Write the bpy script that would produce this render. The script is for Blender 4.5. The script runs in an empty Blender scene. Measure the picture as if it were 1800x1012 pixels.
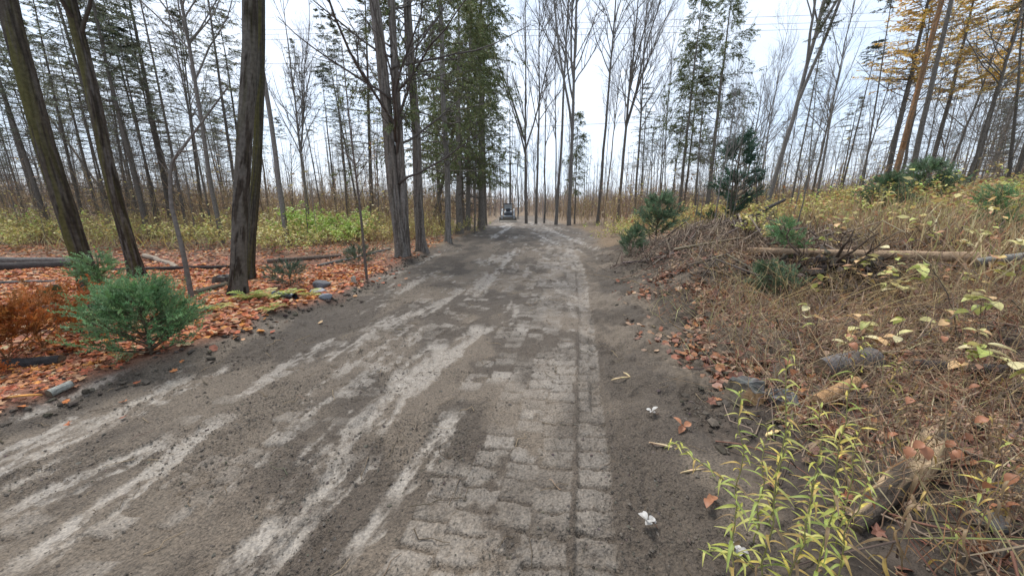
import bpy, math, random
import numpy as np
R = math.radians
rng = np.random.default_rng(11)
random.seed(5)
SC = bpy.context.scene
COL = SC.collection

# ---------------------------------------------------------------- camera, sky, sun, exposure
CAM_H, PITCH, F = 1.65, R(12.96), 620.0          # F: focal length in pixels of an 1800 px wide frame
cd = bpy.data.cameras.new('camera'); cam = bpy.data.objects.new('camera', cd); COL.objects.link(cam)
cd.sensor_width = 36; cd.lens = F / 1800 * 36; cd.clip_start = 0.05; cd.clip_end = 3000
cam.location = (0, 0, CAM_H); cam.rotation_euler = (R(90) - PITCH, 0, 0)
SC.camera = cam
SUN_EL, SUN_AZ = R(62), R(-35)
w = bpy.data.worlds.new('World'); SC.world = w; w.use_nodes = True
nt = w.node_tree; nd = nt.nodes; lk = nt.links
bg = nd['Background']; bg.inputs['Strength'].default_value = 0.1
sky = nd.new('ShaderNodeTexSky'); sky.sky_type = 'NISHITA'; sky.sun_disc = False
sky.sun_elevation = SUN_EL; sky.sun_rotation = SUN_AZ; sky.dust_density = 3; sky.altitude = 200
tc = nd.new('ShaderNodeTexCoord'); mp = nd.new('ShaderNodeMapping'); mp.inputs['Scale'].default_value = (1, 1, 3)
ns = nd.new('ShaderNodeTexNoise'); ns.inputs['Scale'].default_value = 2.4; ns.inputs['Detail'].default_value = 6
rp = nd.new('ShaderNodeValToRGB')
rp.color_ramp.elements[0].position = .3; rp.color_ramp.elements[0].color = (2.75, 3.3, 4.05, 1)
rp.color_ramp.elements[1].position = .65; rp.color_ramp.elements[1].color = (3.6, 3.88, 4.3, 1)
mx = nd.new('ShaderNodeMix'); mx.data_type = 'RGBA'; mx.inputs[0].default_value = .86
lk.new(tc.outputs['Generated'], mp.inputs['Vector']); lk.new(mp.outputs[0], ns.inputs['Vector']); lk.new(ns.outputs['Fac'], rp.inputs[0])
lk.new(sky.outputs[0], mx.inputs[6]); lk.new(rp.outputs[0], mx.inputs[7]); lk.new(mx.outputs[2], bg.inputs['Color'])
sl = bpy.data.lights.new('sun', 'SUN'); sl.energy = 1.5; sl.angle = R(22); sl.color = (1, .97, .92)
so = bpy.data.objects.new('sun', sl); COL.objects.link(so); so.rotation_euler = (R(90) - SUN_EL, 0, math.pi - SUN_AZ)
vs = SC.view_settings; vs.view_transform = 'Standard'; vs.look = 'None'; vs.gamma = 1; vs.use_curve_mapping = False
vs.exposure = 1.68
SC.cycles.use_denoising = True
SC.cycles.max_bounces = 5; SC.cycles.diffuse_bounces = 3; SC.cycles.glossy_bounces = 2; SC.cycles.transmission_bounces = 3

# ---------------------------------------------------------------- numeric helpers
def hash2(ix, iy, seed=0):
    h = (ix.astype(np.int64) * 374761393 + iy.astype(np.int64) * 668265263 + seed * 1442695041) & 0x7fffffff
    h = ((h ^ (h >> 13)) * 1274126177) & 0x7fffffff
    return ((h ^ (h >> 16)) & 0xffff) / 65535.0
def vnoise(x, y, seed=0):
    x = np.asarray(x, float); y = np.asarray(y, float)
    ix = np.floor(x); iy = np.floor(y); fx = x - ix; fy = y - iy
    fx = fx * fx * fx * (fx * (fx * 6 - 15) + 10); fy = fy * fy * fy * (fy * (fy * 6 - 15) + 10)
    a = hash2(ix, iy, seed); b = hash2(ix + 1, iy, seed); c = hash2(ix, iy + 1, seed); d = hash2(ix + 1, iy + 1, seed)
    return (a + (b - a) * fx) * (1 - fy) + (c + (d - c) * fx) * fy
def fbm(x, y, oct=4, seed=0, gain=.5):
    s = 0; a = 1; n = 0
    for o in range(oct):
        c, q = math.cos(o * 1.1 + .4), math.sin(o * 1.1 + .4)
        s = s + a * vnoise((c * x - q * y) * 2 ** o + o * 17.3, (q * x + c * y) * 2 ** o - o * 9.1, seed + o); n += a; a *= gain
    return s / n
def sstep(a, b, x): t = np.clip((x - a) / (b - a), 0, 1); return t * t * (3 - 2 * t)
def unit(v): return v / np.maximum(np.linalg.norm(v, axis=-1, keepdims=True), 1e-9)

CT, ST = math.cos(PITCH), math.sin(PITCH)
def ray(u, v):
    yc = (506 - v) / F
    return np.array([(u - 900) / F, CT + ST * yc, -ST + CT * yc])
def flat(u, v):
    d = ray(u, v); t = CAM_H / -d[2]; return d[0] * t, d[1] * t

# ---------------------------------------------------------------- terrain
LE = np.array([flat(*p) for p in [(-120, 800), (0, 752), (130, 702), (380, 618), (480, 562), (600, 532), (700, 470), (800, 425), (850, 402)]] + [(-2.0, 45), (-2, 80)])
LAD = np.array([flat(*p) for p in [(1056, 1060), (1050, 1000), (1042, 800), (1038, 700), (1033, 600), (1022, 480), (1000, 420)]] + [(2.6, 45), (2, 80)])
LE = LE[np.argsort(LE[:, 1])]; LAD = LAD[np.argsort(LAD[:, 1])]
def xleft(y): return np.interp(y, LE[:, 1], LE[:, 0])
def xlad(y): return np.interp(y, LAD[:, 1], LAD[:, 0])
def xright(y): return xlad(y) + .32 + .3 * sstep(6, 12, y) + 1.0 * sstep(14, 26, y)
DD = [-99, 0, .5, 2, 5, 8, 12, 18, 30, 60]; HH = [0, 0, .1, .4, .85, 1.2, 1.7, 2.2, 2.9, 3.4]
def H(x, y):
    x = np.asarray(x, float); y = np.asarray(y, float)
    d = x - xright(y)
    g = np.interp(y, [-5, 2, 6, 14, 20, 30, 45, 90], [.55, .55, 1, 1, .85, .45, .25, .2])
    z = np.interp(d, DD, HH) * g
    z = z + .55 * np.exp(-((x - 4.9) / 1.3) ** 2 - ((y - 8.6) / 1.6) ** 2) + .3 * np.exp(-((x - 3.6) / 1.0) ** 2 - ((y - 6.2) / .9) ** 2)
    z = z + sstep(.5, 3, d) * (fbm(x * .5, y * .5, 4, 3) - .5) * .55
    dl = xleft(y) - x
    z = z + sstep(-.15, .35, dl) * .09 + sstep(.1, 4, dl) * (fbm(x * .45, y * .45, 4, 8) - .42) * .32 + sstep(25, 90, np.abs(dl)) * 1.5
    z = z + .06 * np.exp(-((dl - .1) / .22) ** 2)
    z = z + (fbm(x * .6, y * .25, 3, 21) - .5) * .07
    return z
def hz(x, y): return float(H(np.array([x]), np.array([y]))[0])
_ts = np.concatenate([np.arange(.8, 12, .02), np.arange(12, 90, .1)])
def P(u, v):
    """the terrain point seen at a photo pixel"""
    d = ray(u, v); x = d[0] * _ts; y = d[1] * _ts; z = CAM_H + d[2] * _ts
    b = np.nonzero(z < H(x, y))[0]
    i = b[0] if len(b) else len(_ts) - 1
    return np.array([x[i], y[i], hz(x[i], y[i])])
def at(u, y):
    """the terrain point in the photo column u at distance y"""
    z = 0.0
    for _ in range(4):
        x = (u - 900) / F * (y * CT + (CAM_H - z) * ST); z = hz(x, y)
    return np.array([x, y, z])

STREAKS = [((30, 1004), (392, 728), .10), ((0, 905), (300, 765), .10), ((612, 985), (690, 890), .07), ((690, 890), (800, 722), .075),
           ((150, 760), (330, 660), .10), ((0, 860), (120, 800), .06), ((730, 555), (815, 505), .12), ((838, 520), (905, 440), .10), ((840, 462), (905, 445), .16),
           ((865, 418), (900, 396), .22), ((935, 408), (985, 432), .12), ((955, 400), (1030, 430), .2), ((880, 400), (900, 392), .3),
           ((640, 760), (770, 600), .17), ((700, 690), (850, 570), .16), ((540, 900), (640, 800), .14), ((420, 1010), (520, 900), .13), ((270, 830), (400, 735), .05)]
def mud(x, y):
    """fine relief and clay cover of the road bed: returns dz, clay, crumb"""
    d = x - xlad(y); s = y + .12 * d
    low = fbm(x * .9, y * .5, 3, 31)
    st = fbm(d * 3.2 + .35 * s, s * .55, 5, 41)                       # drawn out along the road
    st2 = st + .4 * (fbm(d * 11 + s, s * 2.2, 4, 43) - .5) + .35 * (fbm(x * 15, y * 15, 4, 44, .65) - .5)
    clay = sstep(.66, .78, st2) * .65
    dz = (st - .5) * .05
    blk = np.zeros_like(x); gap = np.zeros_like(x)
    wob = (fbm(x * 2, y * 2, 3, 51) - .5) * .07
    lanes = [(0, .21, .0, 1.0), (-.25, .22, .35, .98), (-.47, .22, .1, .98), (-.69, .22, .6, .96), (-.91, .215, .25, .9), (-1.13, .2, .8, .7),
             (-1.95, .2, .2, .42), (-2.17, .2, .5, .42), (-2.39, .2, .0, .4), (-2.9, .2, .4, .25), (-3.15, .2, .7, .25)]
    for j, (c, wd, ph, pr) in enumerate(lanes):
        dd = d - c + (wob if j else wob * .3) - (.1 * (s - 3) if j > 5 else 0)
        q = s / .165 + ph + (0 if j == 0 else wob * 7); k = np.floor(q); f = q - k
        jj = np.full_like(k, j); dd = dd + (hash2(k, jj, 17) - .5) * (.03 if j else .01); f = np.clip(f + (hash2(k, jj, 27) - .5) * (.12 if j else .05), 0, 1)
        fr = (fbm(x * 16, y * 16, 3, 57 + j, .6) - .5) * .55
        ac = sstep(wd * .515, wd * .475, np.abs(dd) + fr * wd * .16); al = sstep(.02, .12, f + fr * .16) * sstep(.97, .82, f + fr * .16)
        on = (hash2(k, np.full_like(k, j), 7) < pr) * sstep(.24 if j < 5 else .34, .4 if j < 5 else .48, fbm(x * 1.3 + j, y * 1.3, 3, 61))
        on = on * (.6 + .4 * hash2(k, jj, 37)) * sstep(.3, .45, fbm(x * 5, y * 5, 3, 63) + .3 * (fbm(x * 19, y * 19, 3, 64, .6) - .5) + (.2 if j == 0 else .12 if j < 5 else .02))
        if j == 0: on = np.maximum(on, .85)
        b = ac * al * on
        blk = np.maximum(blk, b); gap = np.maximum(gap, ac * np.minimum(on * 1.3, 1) * (1 - al))
        dz = dz + ac * on * (-.022 + .026 * al + .02 * (f - .5))
        if j == 0: dz = dz - .02 * ac
    clay = np.maximum(clay * (1 - .3 * low), blk * (-.01 + .75 * fbm(x * 3.5, y * 3.5, 4, 65)))
    clay = clay * (1 - .65 * gap)
    for (a, b, wd) in STREAKS:
        ax, ay = flat(*a); bx, by = flat(*b); L = math.hypot(bx - ax, by - ay); tx, ty = (bx - ax) / L, (by - ay) / L
        u = (x - ax) * tx + (y - ay) * ty; v = -(x - ax) * ty + (y - ay) * tx
        wd2 = wd * (.45 + 1.1 * fbm(u * 1.6, v * 0 + wd * 99, 3, 71))
        m = sstep(wd2 * 1.15, wd2 * .8, np.abs(v) * 0 + .1 * (fbm(x * 17, y * 17, 4, 74, .65) - .5) + np.abs(v + .05 * (fbm(u * 2, v * 0 + wd * 50, 3, 72) - .5))) * sstep(-.1, .15, u) * sstep(L + .1, L - .15, u)
        m = m * sstep(.34, .52, fbm(u * 3, v * 9, 5, 73, .6))
        clay = np.maximum(clay, m * .68); dz = dz * (1 - .75 * m) - .018 * m
    crumb = 1 - clay
    grit = fbm(x * 22, y * 22, 4, 81, .6)
    patch = sstep(.35, .6, fbm(x * 1.7, y * 1.7, 3, 91))
    dz = dz + crumb * ((grit - .5) * .055 * (.45 + .8 * patch) + (fbm(x * 7, y * 7, 3, 95) - .5) * .035) + clay * (grit - .5) * .004
    crack = np.abs(fbm(x * 9, y * 9, 3, 97) - .5)
    dz = dz - clay * .008 * sstep(.018, .0, crack); clay = clay * (1 - .7 * sstep(.02, .004, crack))
    clay = clay * sstep(.22, .5, fbm(x * 14, y * 14, 4, 99, .65) + .12)
    return dz, clay, crumb

def set_attr(me, name, data):
    a = me.attributes.new(name, 'FLOAT_COLOR', 'POINT')
    d = np.ones((len(data), 4), np.float32); d[:, :3] = data
    a.data.foreach_set('color', d.ravel())
def build_mesh(name, V, quads=None, tris=None, col=None, smooth=True, mat=None, qm=None):
    me = bpy.data.meshes.new(name)
    V = np.asarray(V, np.float32); me.vertices.add(len(V)); me.vertices.foreach_set('co', V.ravel())
    idx = []; st = []; n = 0; tot = 0
    for fa, k in ((quads, 4), (tris, 3)):
        if fa is not None and len(fa):
            fa = np.asarray(fa, np.int32); idx.append(fa.ravel()); st.append(n + np.arange(len(fa)) * k); n += fa.size; tot += len(fa)
    idx = np.concatenate(idx); st = np.concatenate(st)
    me.loops.add(len(idx)); me.loops.foreach_set('vertex_index', idx.astype(np.int32))
    me.polygons.add(tot); me.polygons.foreach_set('loop_start', st.astype(np.int32))
    me.polygons.foreach_set('use_smooth', np.full(tot, smooth))
    if col is not None: set_attr(me, 'Col', col)
    me.update(calc_edges=True); me.validate()
    if mat is not None: me.materials.append(mat)
    return me

# ---------------------------------------------------------------- materials
def new_mat(name):
    m = bpy.data.materials.new(name); m.use_nodes = True
    return m, m.node_tree.nodes, m.node_tree.links, m.node_tree.nodes['Principled BSDF']
def vc_mat(name, rough=.7, nscale=40, namp=.35, bump=.0, bscale=120, spec=.3, trans=0.0, rough_attr=False):
    """vertex colour times a fine noise, with relief"""
    m, n, l, b = new_mat(name)
    at_ = n.new('ShaderNodeAttribute'); at_.attribute_name = 'Col'
    tcn = n.new('ShaderNodeTexCoord')
    no = n.new('ShaderNodeTexNoise'); no.inputs['Scale'].default_value = nscale; no.inputs['Detail'].default_value = 5
    l.new(tcn.outputs['Object'], no.inputs['Vector'])
    mr = n.new('ShaderNodeMapRange'); mr.inputs[1].default_value = .25; mr.inputs[2].default_value = .75; mr.inputs[3].default_value = 1 - namp; mr.inputs[4].default_value = 1 + namp
    l.new(no.outputs['Fac'], mr.inputs[0])
    mu = n.new('ShaderNodeVectorMath'); mu.operation = 'SCALE'; l.new(at_.outputs['Color'], mu.inputs[0]); l.new(mr.outputs[0], mu.inputs['Scale'])
    l.new(mu.outputs[0], b.inputs['Base Color']); b.inputs['Roughness'].default_value = rough; b.inputs['Specular IOR Level'].default_value = spec
    if bump:
        n2 = n.new('ShaderNodeTexNoise'); n2.inputs['Scale'].default_value = bscale; n2.inputs['Detail'].default_value = 6; l.new(tcn.outputs['Object'], n2.inputs['Vector'])
        bp = n.new('ShaderNodeBump'); bp.inputs['Strength'].default_value = bump; bp.inputs['Distance'].default_value = .025
        l.new(n2.outputs['Fac'], bp.inputs['Height']); l.new(bp.outputs[0], b.inputs['Normal'])
    if rough_attr:
        a2 = n.new('ShaderNodeAttribute'); a2.attribute_name = 'Rough'; l.new(a2.outputs['Fac'], b.inputs['Roughness'])
        m2 = n.new('ShaderNodeMapRange'); m2.inputs[1].default_value = .4; m2.inputs[2].default_value = .8; m2.inputs[3].default_value = .25; m2.inputs[4].default_value = bump
        l.new(a2.outputs['Fac'], m2.inputs[0]); l.new(m2.outputs[0], bp.inputs['Strength'])
    if trans:
        tr = n.new('ShaderNodeBsdfTranslucent'); l.new(mu.outputs[0], tr.inputs['Color'])
        mi = n.new('ShaderNodeMixShader'); mi.inputs[0].default_value = trans
        o = n['Material Output']; l.new(b.outputs[0], mi.inputs[1]); l.new(tr.outputs[0], mi.inputs[2]); l.new(mi.outputs[0], o.inputs['Surface'])
    return m
def flat_mat(name, c, rough=.6, metal=0, namp=.2, nscale=8, bump=0):
    m, n, l, b = new_mat(name)
    no = n.new('ShaderNodeTexNoise'); no.inputs['Scale'].default_value = nscale; no.inputs['Detail'].default_value = 5
    tcn = n.new('ShaderNodeTexCoord'); l.new(tcn.outputs['Object'], no.inputs['Vector'])
    r = n.new('ShaderNodeValToRGB'); r.color_ramp.elements[0].position = .3; r.color_ramp.elements[1].position = .7
    r.color_ramp.elements[0].color = (*[k * (1 - namp) for k in c], 1); r.color_ramp.elements[1].color = (*[min(1, k * (1 + namp)) for k in c], 1)
    l.new(no.outputs['Fac'], r.inputs[0]); l.new(r.outputs[0], b.inputs['Base Color']); b.inputs['Roughness'].default_value = rough; b.inputs['Metallic'].default_value = metal
    if bump:
        bp = n.new('ShaderNodeBump'); bp.inputs['Strength'].default_value = bump; bp.inputs['Distance'].default_value = .02
        l.new(no.outputs['Fac'], bp.inputs['Height']); l.new(bp.outputs[0], b.inputs['Normal'])
    return m
M_mud = vc_mat('mud', nscale=70, namp=.55, bump=1.0, bscale=75, spec=.4, rough_attr=True)
M_ground = vc_mat('forest_soil', rough=.85, nscale=14, namp=.5, bump=.8, bscale=60)
M_clod = vc_mat('soil_clod', rough=.9, nscale=60, namp=.3, bump=.5, bscale=200)
M_bark = vc_mat('bark', rough=.9, nscale=18, namp=.35, bump=.7, bscale=70, spec=.15)
M_leaf = vc_mat('leaf', rough=.5, nscale=20, namp=.15, spec=.35, trans=.3)
M_litter = vc_mat('wet_fallen_leaf', rough=.6, nscale=30, namp=.3, spec=.25, trans=.15)
M_needle = vc_mat('needles', rough=.6, nscale=6, namp=.25, spec=.25, trans=.15)
M_stem = vc_mat('stem', rough=.75, nscale=20, namp=.25, spec=.2)
M_wood = vc_mat('wood', rough=.75, nscale=22, namp=.25, bump=.5, bscale=50, spec=.2)
M_rock = vc_mat('rock', rough=.75, nscale=14, namp=.35, bump=.6, bscale=50)

# ---------------------------------------------------------------- object helpers
def link(o, parent=None):
    COL.objects.link(o)
    if parent: o.parent = parent
    return o
def tag(o, label=None, cat=None, group=None, kind=None):
    for k, v in (('label', label), ('category', cat), ('group', group), ('kind', kind)):
        if v: o[k] = v
    return o
def empty(name, loc=(0, 0, 0), rot=(0, 0, 0), scale=1):
    o = bpy.data.objects.new(name, None); o.empty_display_size = .2
    o.location = loc; o.rotation_euler = rot; o.scale = (scale,) * 3 if np.isscalar(scale) else scale
    return link(o)
def part(name, me, parent=None, loc=None, rot=None, scale=None):
    o = bpy.data.objects.new(name, me)
    if loc is not None: o.location = loc
    if rot is not None: o.rotation_euler = rot
    if scale is not None: o.scale = (scale,) * 3 if np.isscalar(scale) else scale
    return link(o, parent)

class MB:
    def __init__(s): s.V = []; s.Q = []; s.T = []; s.C = []; s.n = 0
    def add(s, V, Q=None, T=None, C=(.5, .5, .5)):
        V = np.asarray(V, float).reshape(-1, 3)
        if Q is not None and len(Q): s.Q.append(np.asarray(Q).reshape(-1, 4) + s.n)
        if T is not None and len(T): s.T.append(np.asarray(T).reshape(-1, 3) + s.n)
        C = np.asarray(C, float); s.C.append(np.broadcast_to(C, V.shape) if C.ndim == 1 else C.reshape(-1, 3))
        s.V.append(V); s.n += len(V)
    def mesh(s, name, mat, smooth=True):
        cat = lambda a: np.concatenate(a) if a else None
        return build_mesh(name, cat(s.V), cat(s.Q), cat(s.T), cat(s.C), smooth, mat)
    # tubes: P (B,n,3), Rr (B,n)
    def tubes(s, P_, Rr, sides=5, C=(.1, .09, .08), cap=False):
        P_ = np.asarray(P_, float); Rr = np.asarray(Rr, float)
        if P_.ndim == 2: P_ = P_[None]; Rr = Rr[None]
        B, n, _ = P_.shape
        t = unit(np.gradient(P_, axis=1)); ax = np.eye(3)[np.argmin(np.abs(t.mean(1)), axis=1)][:, None, :]
        u = unit(np.cross(t, np.broadcast_to(ax, t.shape))); v = np.cross(t, u)
        a = np.arange(sides) / sides * 2 * np.pi
        ring = P_[:, :, None, :] + Rr[:, :, None, None] * (np.cos(a)[None, None, :, None] * u[:, :, None, :] + np.sin(a)[None, None, :, None] * v[:, :, None, :])
        i = np.arange(B)[:, None, None] * n * sides + np.arange(n - 1)[None, :, None] * sides
        k = np.arange(sides)[None, None, :]; k2 = (k + 1) % sides
        Q = np.stack([i + k, i + k2, i + k2 + sides, i + k + sides], -1).reshape(-1, 4)
        C = np.asarray(C, float)
        if C.ndim == 2 and len(C) == B: C = np.repeat(C, n * sides, axis=0)
        s.add(ring.reshape(-1, 3), Q, None, C)
        if cap:
            for b in range(B):
                for e in (0, n - 1):
                    s.add(np.vstack([ring[b, e], P_[b, e]]), None, [[j, (j + 1) % sides, sides] if e else [(j + 1) % sides, j, sides] for j in range(sides)], C if C.ndim == 1 else C[0])
    # blades: diamond quads bent a little; pos,dir,nrm (N,3)
    def blades(s, pos, dr, nrm, L, W, C, bend=.0):
        N = len(pos); L = np.broadcast_to(L, (N,))[:, None]; W = np.broadcast_to(W, (N,))[:, None]
        dr = unit(dr); sd = unit(np.cross(dr, nrm)); nn = np.cross(sd, dr)
        mid = pos + dr * L * .45 + nn * L * bend
        V = np.stack([pos, mid + sd * W * .5, pos + dr * L, mid - sd * W * .5], 1).reshape(-1, 3)
        Q = np.arange(N)[:, None] * 4 + np.arange(4)[None]
        C = np.asarray(C, float); C = np.broadcast_to(C, (N, 3)) if C.ndim == 1 else C
        s.add(V, Q, None, np.repeat(C, 4, axis=0))

def jitter(c, n, r, amt=.25, hue=.06):
    c = np.asarray(c, float); return np.clip(c * (1 + amt * r.normal(size=(n, 1))) * (1 + hue * r.normal(size=(n, 3))), .004, .95)
def pick(cols, n, r, amt=.2):
    cols = np.asarray(cols, float); return jitter(1, n, r, amt)[:, :] * cols[r.integers(0, len(cols), n)]
def sample(P_, t):
    """points and tangents on polylines P_ (B,n,3) at t (B,k)"""
    B, n, _ = P_.shape; q = np.clip(t, 0, .9999) * (n - 1); i = q.astype(int); f = (q - i)[..., None]
    b = np.arange(B)[:, None]; p0 = P_[b, i]; p1 = P_[b, i + 1]
    return p0 + (p1 - p0) * f, unit(p1 - p0)
def grow(P_, Rr, k, t0, t1, ang, length, n, r, up=0., wig=.06, rfac=.5, rmin=.003, t_bias=1.0):
    """k side branches on each of the polylines; ang (lo,hi) from the parent's direction"""
    B = P_.shape[0]; t = t0 + (t1 - t0) * r.random((B, k)) ** t_bias
    p, d = sample(P_, t)
    rnd = r.normal(size=p.shape); side = unit(rnd - (rnd * d).sum(-1, keepdims=True) * d)
    a = r.uniform(*ang, size=(B, k))[..., None]
    dr = unit(d * np.cos(a) + side * np.sin(a)).reshape(-1, 3); p = p.reshape(-1, 3)
    L = (length(t) * r.uniform(.65, 1.25, (B, k))).reshape(-1)
    out = np.zeros((len(p), n, 3)); out[:, 0] = p; cur = dr.copy(); step = L / (n - 1)
    for i in range(1, n):
        cur = unit(cur + r.normal(size=cur.shape) * wig + np.array([0, 0, up / n])); out[:, i] = out[:, i - 1] + cur * step[:, None]
    q = np.clip(t, 0, .9999) * (Rr.shape[1] - 1); i0 = q.astype(int); pr = Rr[np.arange(B)[:, None], i0].reshape(-1)
    r0 = np.maximum(np.minimum(pr * .8, pr * rfac + L * .002), rmin)
    return out, r0[:, None] * (1 - np.linspace(0, 1, n)[None] * .75)
def trunk_line(Ht, r0, n, r, wig=.02, lean=(0, 0), taper=.85, flare=.35):
    t = np.linspace(0, 1, n); off = np.cumsum(r.normal(size=(n, 2)) * wig * Ht / n, axis=0); off -= off[0]
    p = np.stack([off[:, 0] + lean[0] * Ht * t, off[:, 1] + lean[1] * Ht * t, Ht * t - .25 * (t == 0)], 1)
    rad = r0 * ((1 - t * .93) ** taper) + r0 * flare * np.exp(-t * Ht / .35)
    return p[None], rad[None]

# ---------------------------------------------------------------- ground and road
def fan(ylo, yhi, g): 
    n = int(math.log((yhi + 1) / (ylo + 1)) / g); return np.exp(np.linspace(math.log(ylo + 1), math.log(yhi + 1), n)) - 1
Yr = np.concatenate([[-9, -6, -4, -2.5, -1.5, -.8, -.3, .1], fan(.45, 12, .005), fan(12.1, 60, .022), fan(62, 900, .12)])
tn = np.concatenate([np.linspace(-4, -1.62, 36)[:-1], np.linspace(-1.62, .75, 540), np.linspace(.75, 1.7, 120)[1:], np.linspace(1.7, 4, 30)[1:]])
wY = np.maximum(Yr + 1.0, 1.4)
GX = (tn[None, :] * wY[:, None]); GY = np.broadcast_to(Yr[:, None], GX.shape)
x = GX.ravel(); y = GY.ravel().copy()
z = H(x, y)
dl = x - xleft(y); dr_ = xright(y) - x
road = sstep(-.25, .1, dl + .25 * (fbm(x * 3, y * 3, 3, 5) - .5)) * sstep(-.9, -.1, dr_ + .5 * (fbm(x * 2, y * 2, 3, 6) - .5)) * (y < 62)
near = (y < 40) & (y > .2)
dz = np.zeros_like(z); clay = np.zeros_like(z)
dz[near], clay[near], _ = mud(x[near], y[near])
soilR = sstep(2.9, 1.9, (x - xright(y)) + 1.2 * (fbm(x * .8, y * .8, 3, 15) - .5)) * (x > xlad(y)) * sstep(1.8, 3.2, y) * sstep(16, 11, y)
clay = clay * road * sstep(.3, .15, x - xlad(y) - 2.2 * sstep(9, 16, y))
z = z + soilR * ((fbm(x * 2.6, y * 2.6, 4, 55) - .5) * .2 + (fbm(x * 9, y * 9, 4, 56, .6) - .5) * .09)
z = z + dz * np.maximum(road, .55) + (1 - road) * (fbm(x * 6, y * 6, 4, 77) - .5) * .08
wet = fbm(x * .8, y * .4, 3, 101)[:, None]
dark = np.array([.088, .068, .05]) * (1 - .3 * wet); brown = np.array([.135, .106, .078]); pale = np.array([.255, .224, .187])
mixb = sstep(.4, .65, fbm(x * 2.2, y * 1.2, 4, 111))[:, None]
soil = dark * (1 - mixb) + brown * mixb
rcol = soil * (1 - clay[:, None]) + pale * (.85 + .3 * fbm(x * 3, y * 3, 3, 117))[:, None] * clay[:, None]
litter = np.array([.19, .085, .05]); straw = np.array([.15, .105, .065])
far = sstep(9, 14, y)[:, None]
gl = litter * (1 - far) + straw * far
gr_ = np.where((soilR > .5)[:, None], soil * .72, (np.array([.052, .04, .031]) * (1 - far) + straw * far))
gcol = np.where((x < xlad(y))[:, None], gl, gr_)
gcol = rcol * road[:, None] + gcol * (1 - road[:, None])
rough = .85 - .52 * clay - .12 * wet[:, 0]
nr, nc = GX.shape
V = np.stack([x, y, z], 1)
i = (np.arange(nr - 1)[:, None] * nc + np.arange(nc - 1)[None]).ravel()
Q = np.stack([i, i + 1, i + 1 + nc, i + nc], 1)
isroad = road[Q].mean(1) > .5
def ground_part(name, sel, mat):
    q = Q[sel]; used, inv = np.unique(q.ravel(), return_inverse=True)
    me = build_mesh(name, V[used], inv.reshape(-1, 4), None, gcol[used], True, mat)
    a = me.attributes.new('Rough', 'FLOAT', 'POINT'); a.data.foreach_set('value', rough[used].astype(np.float32))
    return tag(part(name, me), kind='structure')
ground_part('dirt_road', isroad, M_mud)
ground_part('ground', ~isroad, M_ground)
def zroad(xx, yy):
    d_, _, _ = mud(xx, yy); return H(xx, yy) + d_

# ---------------------------------------------------------------- fallen leaves, clods, sticks on the ground
MAPLE = np.array([(0, -.5), (.18, -.22), (.5, -.2), (.3, .05), (.42, .3), (.14, .25), (0, .55), (-.14, .25), (-.42, .3), (-.3, .05), (-.5, -.2), (-.18, -.22)])
OVAL = np.array([(0, -.5), (.2, -.3), (.3, 0), (.2, .3), (0, .55), (-.2, .3), (-.3, 0), (-.2, -.3)])
def scatter_leaves(mb, xy, zz, size, cols, r, shape=MAPLE, tilt=.35, lift=.01):
    N = len(xy); k = len(shape); a = r.random(N) * 6.283; sz = size * r.uniform(.6, 1.25, N)
    nrm = unit(np.concatenate([r.normal(size=(N, 2)) * tilt, np.ones((N, 1))], 1))
    e1 = unit(np.cross(nrm, np.stack([np.cos(a), np.sin(a), 0 * a], 1))); e2 = np.cross(nrm, e1)
    c = np.stack([xy[:, 0], xy[:, 1], zz + lift + sz * .12], 1)
    curl = r.normal(size=(N, 1)) * .25 + .1
    sx = shape[None, :, 0] * r.uniform(.7, 1.1, (N, 1)); sy = np.broadcast_to(shape[None, :, 1], sx.shape)
    h = curl * (sx ** 2 * 1.6 + sy ** 2 * .6) + r.normal(size=sx.shape) * .05
    V_ = c[:, None] + sz[:, None, None] * (sx[..., None] * e1[:, None] + sy[..., None] * e2[:, None] + h[..., None] * nrm[:, None])
    V_ = np.concatenate([c[:, None], V_], 1).reshape(-1, 3)
    j = np.arange(k); T = np.stack([0 * j, j + 1, (j + 1) % k + 1], 1)
    T = (np.arange(N)[:, None, None] * (k + 1) + T[None]).reshape(-1, 3)
    mb.add(V_, None, T, np.repeat(cols, k + 1, axis=0))
LIT = [(.44, .13, .055), (.36, .10, .05), (.48, .19, .075), (.30, .12, .075), (.40, .19, .09), (.24, .09, .05), (.56, .24, .06), (.44, .24, .13), (.33, .13, .07), (.46, .16, .05), (.5, .34, .2)]
LITR = [(.27, .11, .065), (.2, .09, .06), (.34, .15, .07), (.18, .095, .07), (.3, .18, .12), (.4, .27, .18)]
def region(n, xlo, xhi, ylo, yhi, dens, r):
    q = np.stack([r.uniform(xlo, xhi, n), r.uniform(ylo, yhi, n)], 1); keep = r.random(n) < dens(q[:, 0], q[:, 1]); return q[keep]
r = np.random.default_rng(3)
mb = MB()
dens = lambda a, b: (.02 * sstep(-.9, 0, xleft(b) - a) + .98 * sstep(.02, .5, xleft(b) - a + .55 * (fbm(a * 1.5, b * 1.5, 3, 7) - .5))) * (.35 + .65 * sstep(.35, .55, fbm(a * .7, b * .7, 3, 9)))
q = region(64000, -14, -1.8, 1.8, 9.5, dens, r)
nq = q[:, 1] < 3.6
for m_, sh in ((nq, MAPLE), (~nq, MAPLE[::2])): scatter_leaves(mb, q[m_], H(q[m_, 0], q[m_, 1]), .07 if sh is MAPLE else .085, 1.15 * pick(LIT, m_.sum(), r), r, shape=sh)
q = region(20000, -24, -1.5, 9.5, 21, lambda a, b: dens(a, b) * sstep(21, 15, b), r)
scatter_leaves(mb, q, H(q[:, 0], q[:, 1]), .12, pick(LIT, len(q), r), r, shape=OVAL[::2])
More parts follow.
